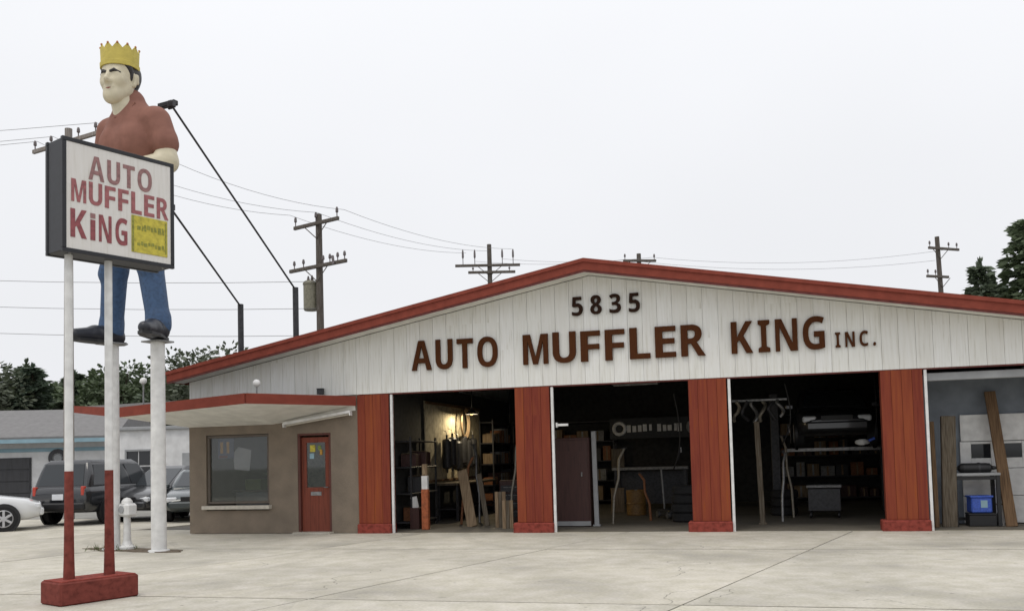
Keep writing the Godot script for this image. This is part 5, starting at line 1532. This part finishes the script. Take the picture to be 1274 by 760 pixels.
func make_poles() -> void:
	var p0 := Vector3(-21.40, 0, -6.0)
	var p1 := Vector3(-15.55, 0, -12.0)
	var p2 := Vector3(-13.1, 0, -26.0)
	var p3 := Vector3(-5.99, 0, -30.0)
	var p4 := Vector3(9.6, 0, -34.0)
	utility_pole("wooden utility pole hidden behind the street sign at the left", p0, 12.6, -0.25, 0.0, [[12.1, 1.65, 1.65, [-1.55, -0.7, 0.7, 1.55], 0.3]], false, M.pale_pole)
	utility_pole("wooden utility pole with two crossarms and a grey transformer", p1, 10.72, -0.35, 0.0, [[10.35, 1.18, 1.18, [-1.1, 0.0, 1.1], 0.36], [8.75, 1.45, 1.55, [-1.2, -0.7, 0.35, 0.7, 1.1, 1.45], 0.3]], true)
	utility_pole("far utility pole with one crossarm left of the roof peak", p2, 12.4, 0.3, 0.0, [[11.3, 1.75, 1.55, [-1.35, -0.75, 0.65, 1.2], 0.75], [10.95, 1.1, 1.3, [-0.85, 1.0], 0.2]])
	utility_pole("farthest utility pole barely showing right of the roof peak", p3, 12.15, 0.4, 0.0, [[11.75, 0.9, 0.9, [-0.8, 0.8], 0.3]])
	utility_pole("leaning utility pole beside the trees at the right", p4, 12.55, 0.75, 0.035, [[11.9, 0.9, 1.5, [-0.8, 0.7, 1.35], 0.3], [10.4, 1.2, 0.5, [-1.1, -0.5], 0.3]])
	var i := 0
	for q in [[-1.55, -1.1, "rear top"], [-0.7, 0.0, "middle top"], [1.55, 1.1, "front top"]]:
		wire("thin %s wire between the left pole and the transformer pole" % q[2], p0 + Vector3(q[0] * 0.96, 12.45, q[0] * 0.25 + 0.1), p1 + Vector3(q[1], 10.75, 0.14), 0.5)
		wire("thin %s wire between the transformer pole and the far pole" % q[2], p1 + Vector3(q[1], 10.75, 0.14), p2 + Vector3(q[1] * 1.1, 12.05, 0.1), 0.35)
		wire("thin %s wire leaving the picture left of the street sign" % q[2], p0 + Vector3(q[0] * 0.96, 12.45, q[0] * 0.25 + 0.1), Vector3(-60.0 + q[0] * 2.0, 14.2 + 0.25 * q[0], 4.0), 1.1)
	for q in [[8.6, "upper"], [7.6, "middle"], [6.6, "lowest"]]:
		wire("sagging %s cable crossing the sky behind the statue" % q[1], p1 + Vector3(-0.1, q[0] - 0.4, 0.1), Vector3(-62.0, q[0] + 4.6, -3.0), 1.0, 0.010)
	for q in [[11.35, -0.8, "left"], [11.9, 0.7, "right"]]:
		wire("faint %s wire crossing behind the roof to the leaning pole" % q[2], p3 + Vector3(q[1], 11.9, 0), p4 + Vector3(q[1] * 0.5, q[0], 0.0), 0.5)
		wire("faint %s wire between the far poles behind the roof peak" % q[2], p2 + Vector3(q[1], 11.6, 0), p3 + Vector3(q[1], 11.9, 0), 0.2)

# ---------------------------------------------------------------- trees
func leaf(m: MB, c: Vector3, dir: Vector3, l: float, w: float) -> void:
	var d := dir.normalized()
	var s := d.cross(Vector3(rng.randf_range(-1, 1), rng.randf_range(-1, 1), rng.randf_range(-1, 1))).normalized() * w * 0.5
	var up := s.cross(d)
	m.quad(c - s * 0.5, c + d * l * 0.5 - s, c + d * l, c + d * l * 0.5 + s, up if up.y > 0 else -up)

func broadleaf(seed_: int, h: float, spread: float) -> Array:
	rng.seed = seed_
	var t := MB.new()
	var c := MB.new()
	t.tube([Vector3(0, -0.2, 0), Vector3(0.1, h * 0.3, 0.05), Vector3(-0.05, h * 0.62, 0)], [h * 0.028, h * 0.02, h * 0.009], 8)
	for i in 46:
		var a := rng.randf() * TAU
		var f := rng.randf()
		var y := h * (0.16 + 0.80 * f)
		var env := sqrt(maxf(0.05, 1.0 - pow((f - 0.38) / 0.66, 2.0)))
		var r := spread * env * rng.randf_range(0.35, 1.0)
		var e := Vector3(cos(a) * r, y, sin(a) * r)
		var st := Vector3(0, clampf(y - r * 0.6, h * 0.12, h * 0.6), 0)
		if i % 2 == 0:
			t.tube([st, st.lerp(e, 0.55) + Vector3(0, 0.1, 0), e], [h * 0.009, h * 0.006, h * 0.002], 5)
		var cr := spread * rng.randf_range(0.20, 0.40)
		for k in 170:
			var d := Vector3(rng.randfn(), rng.randfn() * 0.75, rng.randfn()).normalized()
			leaf(c, e + d * cr * pow(rng.randf(), 0.4), d + Vector3(0, -0.15, 0), rng.randf_range(0.22, 0.42), rng.randf_range(0.14, 0.28))
	return [t.mesh(), c.mesh()]

func conifer(seed_: int, h: float, spread: float) -> Array:
	rng.seed = seed_
	var t := MB.new()
	var c := MB.new()
	t.tube([Vector3(0, -0.2, 0), Vector3(0, h * 0.5, 0), Vector3(0, h * 0.97, 0)], [h * 0.022, h * 0.014, 0.02], 8)
	var y := h * 0.06
	while y < h * 0.98:
		var f := y / h
		var len_ := spread * pow(1.0 - f, 0.75) * rng.randf_range(0.7, 1.08) + 0.12
		var nb := int(lerpf(8.0, 4.0, f))
		for b in nb:
			var a := TAU * (b + rng.randf()) / nb
			var l := len_ * rng.randf_range(0.6, 1.1)
			var o := Vector3(cos(a), rng.randf_range(-0.05, 0.25), sin(a)).normalized()
			t.tube([Vector3(0, y, 0), Vector3(0, y, 0) + o * l], [0.04, 0.012], 4, false)
			var m := int(22 + l * 26)
			for k in m:
				var q := pow(rng.randf(), 0.7)
				var p := Vector3(0, y - 0.10 * q * l, 0) + o * l * q
				var sd := o.cross(Vector3.UP) * rng.randf_range(-1, 1)
				leaf(c, p + Vector3(rng.randfn() * 0.05, rng.randfn() * 0.06, rng.randfn() * 0.05), o * 0.6 + sd + Vector3(0, rng.randf_range(-0.5, 0.1), 0), rng.randf_range(0.30, 0.62), rng.randf_range(0.14, 0.26))
		y += h * rng.randf_range(0.022, 0.034)
	for k in 60:
		var q := rng.randf()
		leaf(c, Vector3(0, h * (0.93 + 0.08 * q), 0), Vector3(rng.randfn() * 0.5, 0.5 + q * 2.0, rng.randfn() * 0.5), 0.35, 0.12)
	return [t.mesh(), c.mesh()]

func plant_tree(called: String, label: String, kind: Array, m: Material, at: Vector3, k: float, turn: float, group: String, wide := 1.0) -> void:
	var s := thing(called, label, "tree", at, turn, group)
	s.scale = Vector3(k * wide * rng.randf_range(0.92, 1.08), k, k * wide * rng.randf_range(0.92, 1.08))
	part("trunk", kind[0], M.bark, s)
	part("crown", kind[1], m, s)

func make_trees() -> void:
	var ba := broadleaf(101, 9.0, 3.6)
	var bb := broadleaf(202, 9.0, 3.0)
	var ca := conifer(303, 10.0, 2.3)
	var cb := conifer(404, 10.0, 2.9)
	rng.seed = 55
	var mats := [M.leaf_a, M.leaf_b, M.leaf_c, M.leaf_d]
	var grp := "trees on the rise behind the low buildings"
	# the far tree line, a front and a back row counted from the left
	var nth := ["first", "second", "third", "fourth", "fifth", "sixth", "seventh", "eighth", "ninth", "tenth", "eleventh", "twelfth", "thirteenth", "fourteenth", "fifteenth", "sixteenth", "seventeenth", "eighteenth", "nineteenth", "twentieth"]
	for row in 2:
		for i in 20:
			var t := (i + 0.5 * row + rng.randf_range(-0.25, 0.25)) / 20.0
			var p := Vector3(-86, 0, -38 - 9.0 * row).lerp(Vector3(-9, 0, -74 - 9.0 * row), t)
			var kind := rng.randi() % 4
			var h := rng.randf_range(0.72, 0.90) * (1.0 + 0.12 * row) + 0.30 * t
			var where := "%s from the left in the %s row of the distant tree line" % [nth[i], ["front", "back"][row]]
			if kind >= 2:
				plant_tree("conifer_tree", "dark pointed conifer, " + where, [ca, cb][kind - 2], mats[[0, 3][rng.randi() % 2]], p, h * 1.12, rng.randf() * TAU, grp, 1.45)
			else:
				plant_tree("broadleaf_tree", "rounded broadleaf tree, " + where, [ba, bb][kind], mats[rng.randi() % 3], p, h * 1.25, rng.randf() * TAU, grp, 1.35)
	var us := MB.new()
	for i in 9000:
		var t := rng.randf()
		var p := Vector3(-92, 0, -33).lerp(Vector3(-24, 0, -68), t) + Vector3(rng.randfn() * 1.6, 0, rng.randfn() * 1.6)
		p.y = 4.6 * pow(rng.randf(), 0.7) * (0.7 + 0.3 * sin(t * 60.0) * sin(t * 23.0))
		leaf(us, p, Vector3(rng.randfn(), rng.randf_range(0, 1), rng.randfn()), rng.randf_range(0.5, 0.9), rng.randf_range(0.35, 0.6))
	for i in 26000:
		var t := rng.randf()
		var p := Vector3(-96, 0, -50).lerp(Vector3(-6, 0, -86), t) + Vector3(rng.randfn() * 1.2, 0, rng.randfn() * 1.2)
		p.y = (8.0 + 3.0 * t + 0.9 * sin(t * 47.0) + 0.5 * sin(t * 131.0)) * pow(rng.randf(), 0.5)
		leaf(us, p, Vector3(rng.randfn(), rng.randf_range(0, 1), rng.randfn()), rng.randf_range(0.45, 0.8), rng.randf_range(0.35, 0.6))
	# the rise they stand before
	var hl := MB.new()
	var rows := []
	for k in 3:
		var row := []
		for i in 61:
			var t := i / 60.0
			var p := Vector3(-150, 0, -34 - 26.0 * k).lerp(Vector3(60, 0, -122 - 26.0 * k), t)
			p.y = [-0.3, 7.6, 8.6][k] + ([0.0, 2.2, 2.8][k]) * t + (0.5 * sin(t * 40.0) if k > 0 else 0.0)
			p += Vector3(0, 0, [-22.0, -8.0, 0.0][k])
			row.append(p)
		rows.append(row)
	for k in 2:
		for i in 60:
			hl.quad(rows[k][i], rows[k][i + 1], rows[k + 1][i + 1], rows[k + 1][i], Vector3.UP)
	setting("hill", hl, mat(Color(0.075, 0.095, 0.055), 0.95, tex_blotch, 0.25, 0.8))
	var u := part("undergrowth", us, M.leaf_a)
	u.set_meta("kind", "stuff")
	u.set_meta("label", "dense green undergrowth along the foot of the distant tree line")
	# conifers beyond the right end of the roof
	plant_tree("conifer_tree", "small pointed conifer above the right end of the roof", ca, M.leaf_a, Vector3(13.05, 0, -42), 1.24, 0.4, "conifers behind the roof")
	plant_tree("conifer_tree", "slim low conifer top between the small and the tall conifers", cb, M.leaf_d, Vector3(14.4, 0, -45), 1.20, 1.4, "conifers behind the roof")
	plant_tree("conifer_tree", "tall bushy conifer at the right edge above the roof", cb, M.leaf_b, Vector3(15.9, 0, -42), 1.55, 2.2, "conifers behind the roof")

# ----------------------------------------------------------------
func _ready() -> void:
	rng.seed = 7
	make_camera_and_light()
	make_textures()
	make_materials()
	make_ground()
	make_shop()
	far_house()
	make_trees()
	rng.seed = 12
	make_sign()
	make_statue()
	make_air_post()
	make_cars()
	make_poles()
	make_fittings()
	make_bays()
